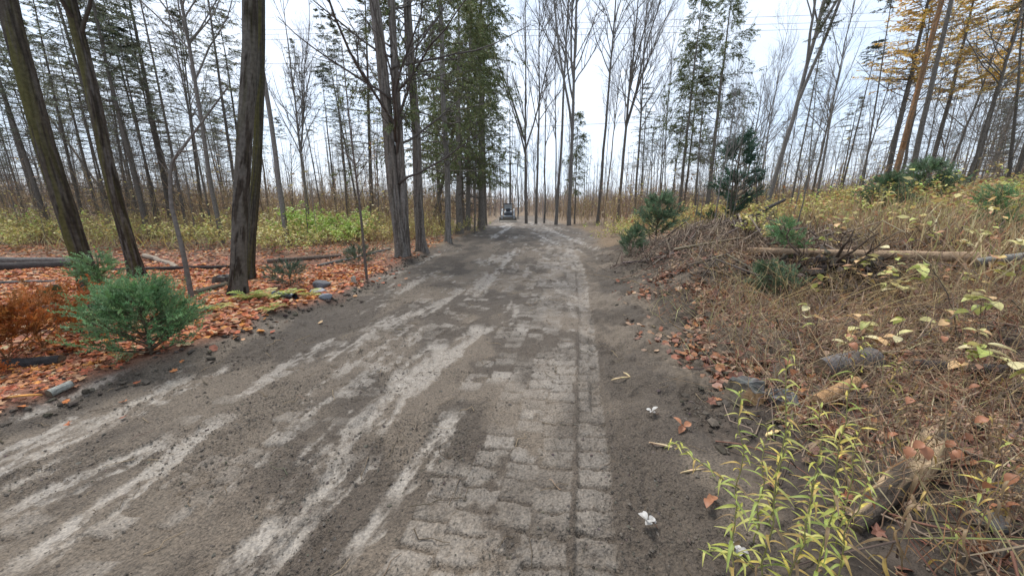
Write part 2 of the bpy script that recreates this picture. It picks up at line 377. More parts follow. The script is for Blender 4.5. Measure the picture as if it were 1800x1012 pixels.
tag(part('leaf_litter', mb.mesh('leaf_litter', M_litter, False)), 'red and orange fallen leaves carpeting the ground left of the road', 'leaves', kind='stuff')
mb = MB()
dens2 = lambda a, b: sstep(.2, 1.3, a - xright(b) - .05 + 1.3 * (fbm(a * 1.1, b * 1.1, 3, 17) - .5)) * (.12 + .88 * sstep(.42, .6, fbm(a * .9, b * .9, 3, 19))) * sstep(-1.2, .2, a - 1.7)
q = region(26000, .9, 9, .6, 7.5, dens2, r)
nq = q[:, 1] < 2.8
for m_, sh in ((nq, MAPLE), (~nq, MAPLE[::2])): scatter_leaves(mb, q[m_], H(q[m_, 0], q[m_, 1]), .075, pick(LITR, m_.sum(), r), r, shape=sh, tilt=.5)
q = region(9000, 2.5, 24, 6, 22, lambda a, b: sstep(1.5, 3, a - xright(b)), r)
scatter_leaves(mb, q, H(q[:, 0], q[:, 1]), .11, pick(LITR + LIT[:4], len(q), r), r, shape=OVAL[::2])
tag(part('leaf_litter', mb.mesh('leaf_litter', M_litter, False)), 'brown wet fallen leaves under the weeds on the right bank', 'leaves', kind='stuff')

ICO = None
def ico():
    global ICO
    if ICO is None:
        g = (1 + 5 ** .5) / 2
        v = unit(np.array([(-1, g, 0), (1, g, 0), (-1, -g, 0), (1, -g, 0), (0, -1, g), (0, 1, g), (0, -1, -g), (0, 1, -g), (g, 0, -1), (g, 0, 1), (-g, 0, -1), (-g, 0, 1)], float))
        f = np.array([(0, 11, 5), (0, 5, 1), (0, 1, 7), (0, 7, 10), (0, 10, 11), (1, 5, 9), (5, 11, 4), (11, 10, 2), (10, 7, 6), (7, 1, 8), (3, 9, 4), (3, 4, 2), (3, 2, 6), (3, 6, 8), (3, 8, 9), (4, 9, 5), (2, 4, 11), (6, 2, 10), (8, 6, 7), (9, 8, 1)])
        ICO = v, f
    return ICO
OCT = np.array([(1, 0, 0), (0, 1, 0), (-1, 0, 0), (0, -1, 0), (0, 0, 1), (0, 0, -1)], float), np.array([(0, 1, 4), (1, 2, 4), (2, 3, 4), (3, 0, 4), (1, 0, 5), (2, 1, 5), (3, 2, 5), (0, 3, 5)])
def lumps(mb, c, rad, cols, r, flat_=.65, rough_=.28, shape=None):
    v, f = shape or ico(); N = len(c); nv = len(v)
    V_ = v[None] * (1 + rough_ * r.normal(size=(N, nv, 1))) * rad[:, None, None] * np.array([1, 1, flat_]) * r.uniform(.7, 1.3, (N, 1, 3)) + c[:, None]
    mb.add(V_.reshape(-1, 3), None, (np.arange(N)[:, None, None] * nv + f[None]).reshape(-1, 3), np.repeat(cols, nv, axis=0))
mb = MB()
def clod_d(a, b):
    _, cl, _ = mud(a, b); inr = sstep(-.3, .1, a - xleft(b)) * sstep(1.6, .4, a - xright(b))
    return inr * (1 - .93 * cl) * (.12 + .88 * sstep(.42, .62, fbm(a * 1.7, b * 1.7, 3, 91)))
q = np.concatenate([region(32000, -4.6, 2.2, .9, 3.4, clod_d, r), region(15000, -4.2, 4.2, 3.4, 7.5, clod_d, r), region(5000, -3.5, 5, 7.5, 16, clod_d, r)])
rad = .0025 + .008 * r.random(len(q)) ** 6 + .0008 * q[:, 1]
lumps(mb, np.stack([q[:, 0], q[:, 1], zroad(q[:, 0], q[:, 1]) + rad * .25], 1), rad, pick([(.115, .097, .078), (.10, .083, .066), (.14, .118, .096)], len(q), r), r, shape=OCT)
# edge berms: larger lumps
q = np.concatenate([region(9000, -5, -2, 2, 12, lambda a, b: np.exp(-((a - xleft(b) - .05) / .2) ** 2), r), region(9000, 1, 6.5, 2, 11, lambda a, b: sstep(.0, .8, a - xright(b)) * sstep(4, 2.6, a - xright(b)) * .8, r)])
rad = .006 + .035 * r.random(len(q)) ** 5
lumps(mb, np.stack([q[:, 0], q[:, 1], H(q[:, 0], q[:, 1]) + rad * .3], 1), rad, pick([(.085, .07, .055), (.065, .052, .04), (.11, .09, .07)], len(q), r), r)
tag(part('soil_clods', mb.mesh('soil_clods', M_clod, False)), 'crumbled dark soil clods strewn over the muddy road', 'soil', kind='stuff')
# twigs and roots lying in the mud and litter
mb = MB()
def lying(n, q, L, rad, cols, r, zf=H, arch=.03):
    N = len(q); a = r.random(N) * 6.283; k = 5; t = np.linspace(-.5, .5, k)
    Ls = L * r.uniform(.4, 1.4, N); pts = np.zeros((N, k, 3)); w_ = r.normal(size=(N, k, 2)) * .06
    pts[:, :, 0] = q[:, 0:1] + Ls[:, None] * (np.cos(a)[:, None] * t + w_[..., 0]); pts[:, :, 1] = q[:, 1:2] + Ls[:, None] * (np.sin(a)[:, None] * t + w_[..., 1])
    pts[:, :, 2] = zf(pts[:, :, 0].ravel(), pts[:, :, 1].ravel()).reshape(N, k) + .006 + np.abs(r.normal(size=(N, k))) * arch
    mb.tubes(pts, (rad * r.uniform(.5, 1.5, N))[:, None] * np.linspace(1, .5, k)[None], 4, cols)
q = region(420, -4.5, 2.5, 1, 9, lambda a, b: sstep(-.2, .3, a - xleft(b)), r)
lying(0, q, .16, .0028, pick([(.16, .12, .08), (.10, .075, .05), (.28, .21, .13)], len(q), r), r, zroad, .008)
q = region(700, -14, -2, 2, 15, lambda a, b: sstep(-.1, .4, xleft(b) - a), r)
lying(0, q, .6, .007, pick([(.10, .085, .075), (.07, .055, .045), (.16, .13, .11)], len(q), r), r)
q = region(1500, 1.2, 10, .8, 12, lambda a, b: sstep(.5, 1.4, a - xright(b)), r)
lying(0, q, .7, .006, pick([(.12, .09, .07), (.075, .055, .045), (.2, .15, .11), (.17, .085, .06)], len(q), r), r, H, .07)
tag(part('scattered_twigs', mb.mesh('scattered_twigs', M_stem)), 'thin dead twigs and torn roots scattered over mud and leaves', 'twigs', kind='stuff')

# ---------------------------------------------------------------- tree kinds (shared meshes)
BK = [(.15, .135, .12), (.18, .165, .15), (.125, .11, .095)]
def bare_tree(seed, Ht, r0, tmin=.35, nl=22, ang=(.35, .75), fork=False, col=BK[0], twigs=5, wig=.02, lean=(0, 0)):
    r = np.random.default_rng(seed); a, b = MB(), MB()
    p, rd = trunk_line(Ht, r0, 16, r, wig, lean); c = np.array(col)
    a.tubes(p, rd, 9, c)
    if fork:
        fp, fr = grow(p, rd, 3, .3, .5, (.15, .35), lambda t: (1 - t) * Ht * .95, 12, r, .25, .05, .75); a.tubes(fp, fr, 7, c)
    l1, r1 = grow(p, rd, nl, tmin, .97, ang, lambda t: Ht * (.12 + .3 * (1 - t)), 8, r, .5, .09, .42, .006)
    if fork:
        l1b, r1b = grow(fp, fr, 9, .25, .97, ang, lambda t: Ht * (.08 + .2 * (1 - t)), 8, r, .5, .09, .45, .006)
        l1 = np.concatenate([l1, l1b]); r1 = np.concatenate([r1, r1b])
    b.tubes(l1, r1, 5, c)
    l2, r2 = grow(l1, r1, 7, .2, .98, (.35, .8), lambda t: Ht * .075 * (1.4 - t), 5, r, .35, .1, .5, .004); b.tubes(l2, r2, 3, c * 1.05)
    l3, r3 = grow(l2, r2, twigs, .2, 1, (.3, .8), lambda t: Ht * .035 + 0 * t, 3, r, .3, .12, .6, .003); b.tubes(l3, r3, 3, c * 1.1)
    return a.mesh('bare_trunk', M_bark), b.mesh('bare_limbs', M_stem)
def spruce_tree(seed, Ht, r0, live=.45, spread=.16, green=(.05, .075, .04), dens=1.0, dead=True, droop=-.25, col=BK[2], bw=1.0):
    r = np.random.default_rng(seed); a, b = MB(), MB(); c = np.array(col)
    p, rd = trunk_line(Ht, r0, 16, r, .012); a.tubes(p, rd, 9, c)
    if dead:
        d1, s1 = grow(p, rd, int(Ht * 6), .08, live + .1, (1.3, 1.75), lambda t: Ht * .11 + 0 * t, 5, r, -.35, .08, .12, .006); a.tubes(d1, s1, 3, c * 1.1)
        d2, s2 = grow(d1, s1, 5, .2, 1, (.5, 1.), lambda t: .45 + 0 * t, 3, r, -.2, .1, .5, .003); a.tubes(d2, s2, 3, c * 1.15)
    l1, r1 = grow(p, rd, int(Ht * 9 * dens), live, .985, (1.15, 1.6), lambda t: Ht * spread * ((1 - t) / (1 - live)) ** .75 + .15, 6, r, droop, .06, .16, .006)
    b.tubes(l1, r1, 3, c)
    N = len(l1); k = 40
    t = r.uniform(.12, 1.0, (N, k)); ps, ds = sample(l1, t); ps = ps.reshape(-1, 3); ds = ds.reshape(-1, 3)
    sd = np.cross(ds, [0, 0, 1]) * r.choice([-1, 1], len(ds))[:, None] * r.uniform(.3, 1.1, (len(ds), 1)) + np.array([0, 0, -.25]) + r.normal(size=ds.shape) * .22
    dd = unit(ds * .7 + sd)
    b.blades(ps, dd, np.array([0, 0, 1.]) + r.normal(size=ds.shape) * .35, r.uniform(.11, .27, len(ps)), bw * r.uniform(.022, .05, len(ps)), jitter(green, len(ps), r, .3), .04)
    return a.mesh('spruce_trunk', M_bark), b.mesh('spruce_crown', M_needle)
def cedar_tree(seed, Ht, r0, live=.3, spread=.13, green=(.135, .155, .062), col=(.16, .14, .12), nb=8, kind=1):
    r = np.random.default_rng(seed); a, b = MB(), MB(); c = np.array(col)
    p, rd = trunk_line(Ht, r0, 18, r, .02, flare=.5); a.tubes(p, rd, 10, c)
    d1, s1 = grow(p, rd, 26, .06, live + .15, (1.1, 1.7), lambda t: Ht * .1 + 0 * t, 6, r, .1, .12, .16, .008); a.tubes(d1, s1, 4, c * .8)
    d2, s2 = grow(d1, s1, 5, .2, 1, (.5, 1.), lambda t: .5 + 0 * t, 4, r, 0, .14, .5, .003); a.tubes(d2, s2, 3, c * .85)
    l1, r1 = grow(p, rd, int(Ht * nb), live, .985, (1.0, 1.7), lambda t: Ht * spread * ((1 - t) / (1 - live)) ** .6 + .2, 7, r, -.3, .12, .2, .007); b.tubes(l1, r1, 3, c * .8)
    l2, r2 = grow(l1, r1, 7, .2, 1, (.4, 1.0), lambda t: .5 + 0 * t, 4, r, -.7, .12, .5, .003)
    N = len(l2); k = 26
    t = r.uniform(.05, 1, (N, k)); ps, ds = sample(l2, t); ps = ps.reshape(-1, 3); ds = ds.reshape(-1, 3)
    dd = unit(ds * .6 + r.normal(size=ds.shape) * .55 + np.array([0, 0, -.45]))
    b.blades(ps, dd, r.normal(size=ds.shape), r.uniform(.07, .17, len(ps)), r.uniform(.018, .04, len(ps)), jitter(green, len(ps), r, .35, .1), .05)
    return a.mesh('cedar_trunk', M_bark), b.mesh('cedar_crown', M_needle)
def place_tree(name, meshes, loc, rz, sc, label, group=None, tilt=(0, 0), cat='tree', names=('trunk', 'crown')):
    if group and cat == 'tree':
        g = random.choice([.55, .7, .85, 1, 1.3]); sc = (sc * g, sc * g, sc * random.uniform(.8, 1.15)); k = random.random()
        tilt = (tilt[0] + random.gauss(0, .035), tilt[1] + random.gauss(0, .035) + (.35 if k < .03 else 0))
    e = empty(name, loc, (tilt[0], tilt[1], rz), sc); tag(e, label, cat, group)
    for nm, me in zip(names, meshes): part(nm, me, e)
    return e
BARE = [bare_tree(100 + k, 16, .088, .38 + .05 * (k % 3), 20, col=BK[k % 3]) for k in range(4)]
BAREF = [bare_tree(120 + k, 16, .105, .35, 14, fork=True, col=BK[k % 2], ang=(.25, .6), twigs=4) for k in range(3)]
THIN = [bare_tree(140 + k, 9, .045, .35, 15, col=BK[k % 3], twigs=4, wig=.035) for k in range(4)]
SPR = [spruce_tree(200, 14, .09, .36, .14, (.16, .185, .125)), spruce_tree(201, 13, .085, .5, .13, (.165, .18, .12), dens=.7), spruce_tree(202, 15, .1, .3, .15, (.17, .185, .11))]
DEADS = [spruce_tree(210, 12, .075, .86, .06, dens=.35), spruce_tree(211, 13, .085, .78, .07, (.12, .13, .08), dens=.5)]
CED = [cedar_tree(220, 14, .15, .24, .16), cedar_tree(221, 15, .15, .18, .15), cedar_tree(222, 13, .1, .3, .12)]
M_needle_keep = M_needle; M_needle = M_leaf
LARCH = [spruce_tree(230, 14, .13, .42, .13, (.72, .48, .12), dens=1.9, droop=.05, bw=1.5), spruce_tree(231, 13, .12, .4, .12, (.7, .5, .16), dens=1.6, droop=.1, bw=1.5)]
M_needle = M_needle_keep
def zone(u, yd):
    L = [(-999, 'beyond the left picture edge'), (-40, 'left of the first mossy trunk'), (110, 'between the first and second mossy trunks'), (215, 'just right of the second mossy trunk'), (320, 'behind the crooked pale sapling'), (400, 'behind the blotched trunk'), (500, 'above the bright green shrubs'), (600, 'just left of the double-stemmed cedar'), (700, 'behind the cedars'), (860, 'above the skid steer'), (960, 'behind the far road bend'), (1060, 'before the roadside spruce'), (1140, 'behind the roadside spruce'), (1220, 'behind the small dark fir'), (1330, 'right of the small dark fir'), (1440, 'above the root mass'), (1530, 'beside the orange pole'), (1620, 'right of the orange pole'), (1710, 'near the right picture edge'), (1790, 'at the right picture edge')]
    return [n for a, n in L if u >= a][-1] + (', nearer row' if yd < 24 else ', farther row' if yd < 40 else ', faint in the distance')
def rz(): return random.uniform(0, 6.28)

# trees along the right of the far road
for u, yd, me, sc, lab in [
    (925, 36, BAREF[0], 1.25, 'gnarled bare tree with low crooked limbs just right of the skid steer'),
    (942, 35, BARE[0], 1.3, 'slender bare tree next to the gnarled one beyond the road end'),
    (956, 37, THIN[0], 2.0, 'thinnest dark bare trunk between the bare trees at the road end'),
    (977, 33, BARE[1], 1.5, 'tall straight bare tree with dark trunk right of road end'),
    (1000, 31, BAREF[1], 1.45, 'thick forked bare tree beside the far right road edge'),
    (1050, 28, BARE[2], 1.25, 'tall bare tree with upswept limbs standing alone right of the road'),
    (1086, 30, BAREF[2], 1.2, 'bare tree leaning right above the far road bend'),
    (1116, 27, BARE[3], 1.0, 'bare tree with broken branch behind the roadside spruce'),
    (1342, 17, BAREF[1], .95, 'bare forked tree leaning right behind the small fir')]:
    p = at(u, yd); place_tree('bare_tree', me, p, rz(), sc * 1.05, lab, tilt=(0, .03 if u < 1300 else .1), names=('trunk', 'limbs'))
for u, yd, me, sc, lab in [(1010, 33, CED[2], .75, 'slim cedar with thin green crown among the bare trees at the road'),
    (1192, 23, CED[2], 1.0, 'tall narrow evergreen with sparse foliage right of centre, left of its twin'),
    (1240, 21, CED[0], .85, 'tall narrow evergreen behind the small dark fir')]:
    place_tree('evergreen_tree', me, at(u, yd), rz(), sc, lab)

# cedars along the left road edge
def bark_trunk(seed, line, rads, sides, n, base, patch, moss, ridge=.10, moss_amt=.5, blot=False, freq=7):
    """a near trunk: fine lengthwise bark relief, moss and lichen"""
    r = np.random.default_rng(seed); line = np.asarray(line, float); rads = np.asarray(rads, float)
    tt = np.linspace(0, 1, len(line)); t = np.linspace(0, 1, n) ** 1.15
    c = np.stack([np.interp(t, tt, line[:, i]) for i in range(3)], 1); rd = np.interp(t, tt, rads)
    a = np.arange(sides) / sides * 2 * np.pi; A, T = np.meshgrid(a, c[:, 2]); ca, sa = np.cos(A) * 1.6, np.sin(A) * 1.6
    def n3(f, fz, sd, o=4): return .5 * (fbm(ca * f + 9, T * fz + sa * f * .37, o, sd) + fbm(sa * f + 31, T * fz - ca * f * .37, o, sd + 40))
    rr = n3(freq, 1.8, seed, 4) - .5; fine = n3(freq * 3, 7, seed + 3, 3) - .5
    lob = 1 + .08 * np.sin(A * 3 + seed) * np.exp(-T / .8) + .16 * np.cos(A * 5 + seed * 2) * np.exp(-np.maximum(T, 0) / .25)
    rad = rd[:, None] * lob * (1 + ridge * 3 * rr + ridge * fine)
    V_ = c[:, None] + np.stack([np.cos(A) * rad, np.sin(A) * rad, 0 * A], -1)
    i_ = (np.arange(n - 1)[:, None] * sides); k = np.arange(sides)[None]; k2 = (k + 1) % sides
    Q_ = np.stack([i_ + k, i_ + k2, i_ + k2 + sides, i_ + k + sides], -1).reshape(-1, 4)
    m1 = sstep(.46, .6, n3(2.2, 1.6, seed + 9)); m2 = sstep(.52, .6, n3(3.2, 2.6, seed + 17)) if not blot else sstep(.45, .53, n3(1.7, 3.2, seed + 17, 5)) ; m3 = sstep(-.06, .06, rr)
    base, patch, moss = map(np.array, (base, patch, moss))
    C = base[None, None] * (.6 + .7 * m3[..., None])
    C = C * (1 - (m2 * .75)[..., None]) + patch * (m2 * .75)[..., None]
    mm = np.clip(m1 * moss_amt * (.75 + .5 * np.cos(A - 3.6)), 0, 1)[..., None]; C = C * (1 - mm) + moss * mm
    mb_ = MB(); mb_.add(V_.reshape(-1, 3), Q_, None, C.reshape(-1, 3)); return mb_.mesh('bark_trunk', M_bark)
def near_tree(name, base, Ht, r0, seed, lean, label, basec, patchc, mossc, crown=None, n=190, sides=46, **kw):
    e = empty(name, base); tag(e, label, 'tree')
    ln = [(lean[0] * h + .03 * math.sin(h * 1.1 + seed), lean[1] * h + .03 * math.cos(h * .9 + seed), h) for h in [-.2, 0, .15, .4, .8, 1.5, 2.5, 4, 6, 8, Ht * .75, Ht]]
    fl = [1.5, 1.42, 1.25, 1.1, 1.02, 1, .95, .9, .82, .74, .55, .12]
    part('trunk', bark_trunk(seed, ln, [r0 * k for k in fl], sides, n, basec, patchc, mossc, **kw), e)
    if crown:
        r = np.random.default_rng(seed); P0 = np.array(ln)[None, 1:]; R0 = np.array([r0 * k for k in fl])[None, 1:]
        b = MB(); l1, r1 = grow(P0, R0, crown, .62, .99, (.5, 1.1), lambda t: 2.6 + 0 * t, 7, r, .4, .1, .35, .008); b.tubes(l1, r1, 5, basec)
        l2, r2 = grow(l1, r1, 7, .2, 1, (.4, .9), lambda t: .9 + 0 * t, 4, r, .2, .1, .5, .004); b.tubes(l2, r2, 3, basec)
        part('limbs', b.mesh('limbs', M_stem), e)
    return e
DK, PT, MS = (.048, .039, .03), (.085, .075, .062), (.072, .066, .022)
near_tree('mossy_tree', P(160, 522), 14, .118, 1, (-.005, 0), 'leftmost large leaning trunk with mossy bark beside the blue-green spruce', DK, PT, MS, crown=14, moss_amt=1.0)
near_tree('mossy_tree', P(243, 488), 14, .115, 2, (-.01, .0), 'second large mossy trunk from the left, standing behind the spruce', DK, (.11, .1, .09), MS, crown=14, moss_amt=.9)
near_tree('mossy_tree', P(422, 518), 14, .115, 3, (.2, 0), 'upright trunk with pale grey bark and dark blotches near the ferns', (.036, .028, .022), (.13, .115, .098), (.06, .056, .024), crown=12, moss_amt=.5, blot=True)
near_tree('mossy_tree', at(441, 7.9), 14, .09, 4, (.205, .0), 'darker mossy trunk close behind the pale blotched trunk', (.05, .045, .036), (.07, .065, .05), MS, crown=10, moss_amt=1.0)
def cedar_near(base, Ht, r0, seed, lean, label, crown, csc, twin=False, gray=(.125, .105, .09)):
    e = near_tree('cedar_tree', base, Ht, r0, seed, lean, label, gray, (.19, .172, .155), (.09, .085, .05), ridge=.17, moss_amt=.25, freq=5, n=200, sides=48)
    if twin:
        ln = [(.1 + .012 * h + .02 * math.sin(h), .1, h) for h in [-.2, .3, 1, 2, 3, 4.5, 6, 9, 13]]
        part('trunk', bark_trunk(seed + 50, ln, [r0 * k for k in (1.1, .95, .85, .8, .75, .7, .6, .45, .1)], 40, 160, gray, (.19, .172, .155), (.09, .085, .05), ridge=.17, moss_amt=.25, freq=5), e)
    part('crown', crown, e, scale=csc, rot=(0, 0, seed))
cedar_near(P(706, 452), 13, .165, 21, (-.035, 0), 'double-stemmed cedar with shredded bark, foremost by the left road edge', bare_tree(301, 13, .1, .12, 34, ang=(.9, 1.5), col=(.075, .063, .055), twigs=3)[1], 1.0, twin=True)
cedar_near(P(742, 441), 14, .15, 22, (.0, 0), 'cedar trunk in the middle of the three beside the road with green fronds', CED[0][1], 1.0)
cedar_near(P(790, 426), 14, .12, 23, (0, 0), 'smooth grey cedar trunk, third from the front at the left road edge', CED[1][1], 1.0, gray=(.17, .155, .14))
for k, (u, yd) in enumerate([(808, 21), (822, 24), (834, 22), (846, 26), (852, 31), (815, 30), (775, 24), (760, 28)]):
    place_tree('cedar_tree', CED[k % 3], at(u, yd), rz(), random.uniform(.95, 1.2), 'dark cedar in the dense row along the left of the far road', 'cedars lining the far road')

# woods on the left
place_tree('bare_tree', BARE[1], at(506, 14.5), 1.0, 1.15, 'straight dark trunk behind the yellow-green shrubs, right of the blotched tree', names=('trunk', 'limbs'))
place_tree('bare_tree', BAREF[2], at(548, 19), 2.2, .72, 'crooked bare tree forking wide above the bright green patch', names=('trunk', 'limbs'))
place_tree('bare_tree', BARE[3], at(392, 15), 4.0, 1.0, 'dark slim trunk just left of the pale blotched trunk', names=('trunk', 'limbs'))
for k, u in enumerate([30, 72, 110, 205, 232, 262, 290, 318, 345, 372, 8, 150, 420, 590, 612, 640, 180, 300, 250, 330, 90, 130, 220, 275, 355, 450, 570, 660, 50, 190, 310, 240]):
    yd = random.uniform(17, 30); me = (SPR + DEADS)[k % 5]
    place_tree('spruce_tree', me, at(u + random.uniform(-6, 6), yd), rz(), random.uniform(.9, 1.2), 'thin twiggy spruce ' + zone(u, yd), 'spruces in the left woods')
for k in range(55):
    u = random.uniform(-200, 700); yd = random.uniform(22, 55)
    me = random.choice(BARE + THIN + DEADS); s_ = random.uniform(.8, 1.25)
    place_tree('bare_tree', me, at(u, yd), rz(), s_, 'bare grey tree ' + zone(u, yd), 'bare trees in the left woods', names=('trunk', 'limbs'))
# woods on the right bank
for k, u in enumerate([1385, 1405, 1430, 1452, 1470, 1490, 1510, 1530, 1548, 1575, 1612, 1640, 1660, 1690, 1715, 1745, 1770, 1800, 1840, 1290, 1265, 1220, 1160, 1140, 1310, 1370, 1420, 1500, 1680, 1730]):
    yd = random.uniform(15, 27); me = random.choice(BARE[:3] + THIN * 2 + DEADS)
    place_tree('bare_tree', me, at(u, yd), rz(), random.uniform(.62, .85) if me in BARE or me in DEADS else random.uniform(.9, 1.2), 'bare dark tree on the right bank ' + zone(u, yd), 'bare trees on the right bank', tilt=(0, random.uniform(0, .09)), names=('trunk', 'limbs'))
for k in range(70):
    u = random.uniform(880, 2100); yd = random.uniform(32, 60); me = random.choice(BARE + THIN)
    place_tree('bare_tree', me, at(u, yd), rz(), random.uniform(.8, 1.2), 'bare grey tree ' + zone(u, yd), 'far bare trees on the right', names=('trunk', 'limbs'))
place_tree('bare_tree', DEADS[1], at(1588, 13.5), 1.2, 1.05, 'thick dark trunk with many dead twigs in front of the orange pole', tilt=(0, .02))
for u, yd, k, lab in [(1548, 17, 0, 'golden larch left of the orange pole'), (1622, 18, 1, 'golden larch right behind the orange pole'), (1700, 19, 0, 'golden larch farther right on the bank'), (1775, 17, 1, 'golden larch at the right edge of the picture')]:
    place_tree('larch_tree', LARCH[k], at(u, yd), rz(), .85, lab)
place_tree('spruce_tree', SPR[2], at(1790, 14.5), 1, .7, 'dark green spruce at the far right edge on the bank')
place_tree('spruce_tree', SPR[0], at(1200, 26), 2, .9, 'green spruce behind the narrow evergreens right of centre')
for k in range(34):
    u = random.uniform(-150, 640) if k % 2 else random.uniform(1120, 2000); yd = random.uniform(34, 62)
    place_tree('spruce_tree', SPR[k % 3], at(u, yd), rz(), random.uniform(.8, 1.1), 'distant green spruce ' + zone(u, yd), 'distant spruces')
# far wood, one mass
mb = MB(); r = np.random.default_rng(9); N = 850
ux = r.uniform(-1.9, 1.9, N); yd = r.uniform(48, 130, N); px = ux * yd; pz = H(px, yd); hh = r.uniform(6, 18, N)
k = 5; t = np.linspace(0, 1, k); pts = np.zeros((N, k, 3)); pts[:, :, 0] = px[:, None] + r.normal(size=(N, k)) * .2 * t; pts[:, :, 1] = yd[:, None]; pts[:, :, 2] = pz[:, None] - .3 + hh[:, None] * t
rr_ = r.uniform(.05, .14, N)[:, None] * (1 - .85 * t[None]); mb.tubes(pts, rr_, 4, jitter((.17, .155, .145), N, r))
l1, r1 = grow(pts, rr_, 12, .15, 1, (.4, 1.2), lambda t: 2.2 * (1.3 - t), 3, r, .4, .1, .3, .012); mb.tubes(l1, r1, 3, (.18, .165, .15))
l2, r2 = grow(l1, r1, 3, .2, 1, (.4, .9), lambda t: .9 + 0 * t, 3, r, .3, .1, .6, .01); ax_ = l2[:, 2] - l2[:, 0]; mb.blades(l2[:, 0], ax_, r.normal(size=ax_.shape), np.linalg.norm(ax_, axis=1), .025, (.2, .185, .17), .04)
tag(part('distant_woods', mb.mesh('distant_woods', M_stem)), 'distant grey leafless woods closing the horizon', 'woods', kind='stuff')

# ---------------------------------------------------------------- undergrowth
def stems(mb, q, hlo, hhi, rad, cols, r, spread=.35, droop=.4, zf=H):
    N = len(q); k = 4; t = np.linspace(0, 1, k); h = r.uniform(hlo, hhi, N); a = r.random(N) * 6.283; ln = np.abs(r.normal(size=N)) * spread
    pts = np.zeros((N, k, 3)); bendc = (t[None] + droop * t[None] ** 2.5) * ln[:, None] * h[:, None]
    pts[:, :, 0] = q[:, 0:1] + np.cos(a)[:, None] * bendc + r.normal(size=(N, k)) * .02; pts[:, :, 1] = q[:, 1:2] + np.sin(a)[:, None] * bendc + r.normal(size=(N, k)) * .02
    pts[:, :, 2] = zf(q[:, 0], q[:, 1])[:, None] - .03 + h[:, None] * (t[None] - .3 * np.minimum(ln, 1.2)[:, None] * t[None] ** 2.2)
    rr = (rad * r.uniform(.6, 1.5, N))[:, None] * (1 - .75 * t[None]); mb.tubes(pts, rr, 3, cols); return pts, rr
BROWN = [(.36, .265, .165), (.28, .20, .13), (.46, .36, .23), (.30, .195, .135), (.22, .165, .125), (.40, .27, .15)]
YEL = [(.55, .46, .14), (.60, .52, .22), (.46, .46, .13), (.58, .42, .16), (.42, .44, .13)]
def undergrowth(label, q, hlo, hhi, rad, leaves, lsize, lcols, seed, tw=3, spread=.3):
    r = np.random.default_rng(seed); mb = MB()
    hv = .45 + 1.1 * fbm(q[:, 0] * .7, q[:, 1] * .7, 3, seed + 5)[:, None]; tint = fbm(q[:, 0] * .55, q[:, 1] * .55, 3, seed + 9)[:, None]
    tone = np.where(tint > .55, np.array([1.15, 1.15, .85]), np.where(tint < .43, np.array([.75, .68, .66]), np.array([1., .97, .95])))
    pts, rr = stems(mb, q, hlo, hhi, rad, pick(BROWN, len(q), r) * tone, r, spread)
    base_z = pts[:, :1, 2:3].copy(); pts[:, :, 2:3] = base_z + (pts[:, :, 2:3] - base_z) * hv[:, None]; mb.V[-1][:, 2] = (mb.V[-1][:, 2].reshape(len(q), -1) - base_z[:, 0]).__mul__(hv).__add__(base_z[:, 0]).ravel()
    l2, r2 = grow(pts, rr, tw, .35, 1, (.3, .9), lambda t: .28 * (hlo + hhi) / 2 + 0 * t, 3, r, .1, .12, .6, rad * .4); ax_ = l2[:, 2] - l2[:, 0]; mb.blades(l2[:, 0], ax_, r.normal(size=ax_.shape), np.linalg.norm(ax_, axis=1), r2[:, 0] * 2, pick(BROWN, len(l2), r) * np.repeat(tone, tw, axis=0), .04)
    o = tag(part('undergrowth', mb.mesh('undergrowth', M_stem)), label, 'undergrowth', kind='stuff')
    if leaves:
        mb = MB(); sel = r.integers(0, len(l2), leaves); t = r.uniform(.2, 1, (leaves, 1)); ps, ds = sample(l2[sel], t); ps = ps[:, 0]
        # leaves come in patches
        kp = r.random(leaves) < .1 + .9 * sstep(.45, .6, fbm(ps[:, 0] * .45, ps[:, 1] * .45, 3, seed)); ps = ps[kp]; n = len(ps)
        ps = ps + r.normal(size=ps.shape) * .03
        mb.blades(ps, r.normal(size=(n, 3)) * [1, 1, .4] + [0, 0, -.2], r.normal(size=(n, 3)) * .5 + [0, 0, 1], lsize * r.uniform(.6, 1.4, n), lsize * .6 * r.uniform(.7, 1.2, n), pick(lcols, n, r), .06)
        q2 = tag(part('leaves', mb.mesh('undergrowth_leaves', M_leaf), o), kind='stuff')
r = np.random.default_rng(77)
q = region(8000, -26, -3.5, 10, 26, lambda a, b: sstep(.9, 2.2, xleft(b) - a) * sstep(11, 15, b + .12 * (a + 6) * (a < -6)) * (.25 + .75 * sstep(.35, .55, fbm(a * .4, b * .4, 3, 23))), r)
undergrowth('brown weed stalks with yellow leaves filling the woods floor on the left', q, .5, 1.4, .006, 48000, .10, YEL + [(.3, .2, .1)], 41)
q = region(5200, -50, -2.5, 17, 60, lambda a, b: sstep(.8, 2., xleft(b) - a), r)
undergrowth('far brown brush between the tree trunks on the left', q, 1.8, 4.6, .012, 22000, .16, BROWN + YEL[:2], 42)
q = region(9500, 2.6, 26, 4.0, 24, lambda a, b: sstep(2.6, 4.4, a - xright(b) - .8 * (b > 5) * (b < 11) + 1.5 * (fbm(a * .6, b * .6, 3, 12) - .5)) * (.3 + .7 * sstep(.35, .5, fbm(a * .5, b * .5, 3, 25))), r)
undergrowth('dry brown weeds with pale yellow leaves covering the right bank', q, .3, 1.0, .0045, 56000, .11, YEL + [(.45, .25, .13), (.35, .16, .08)], 43)
q = region(5200, 3.5, 60, 18, 60, lambda a, b: sstep(.6, 2., a - xright(b)), r)
undergrowth('far brown brush under the bare trees on the right', q, 1.5, 3.8, .011, 22000, .15, BROWN + YEL[:3], 44)
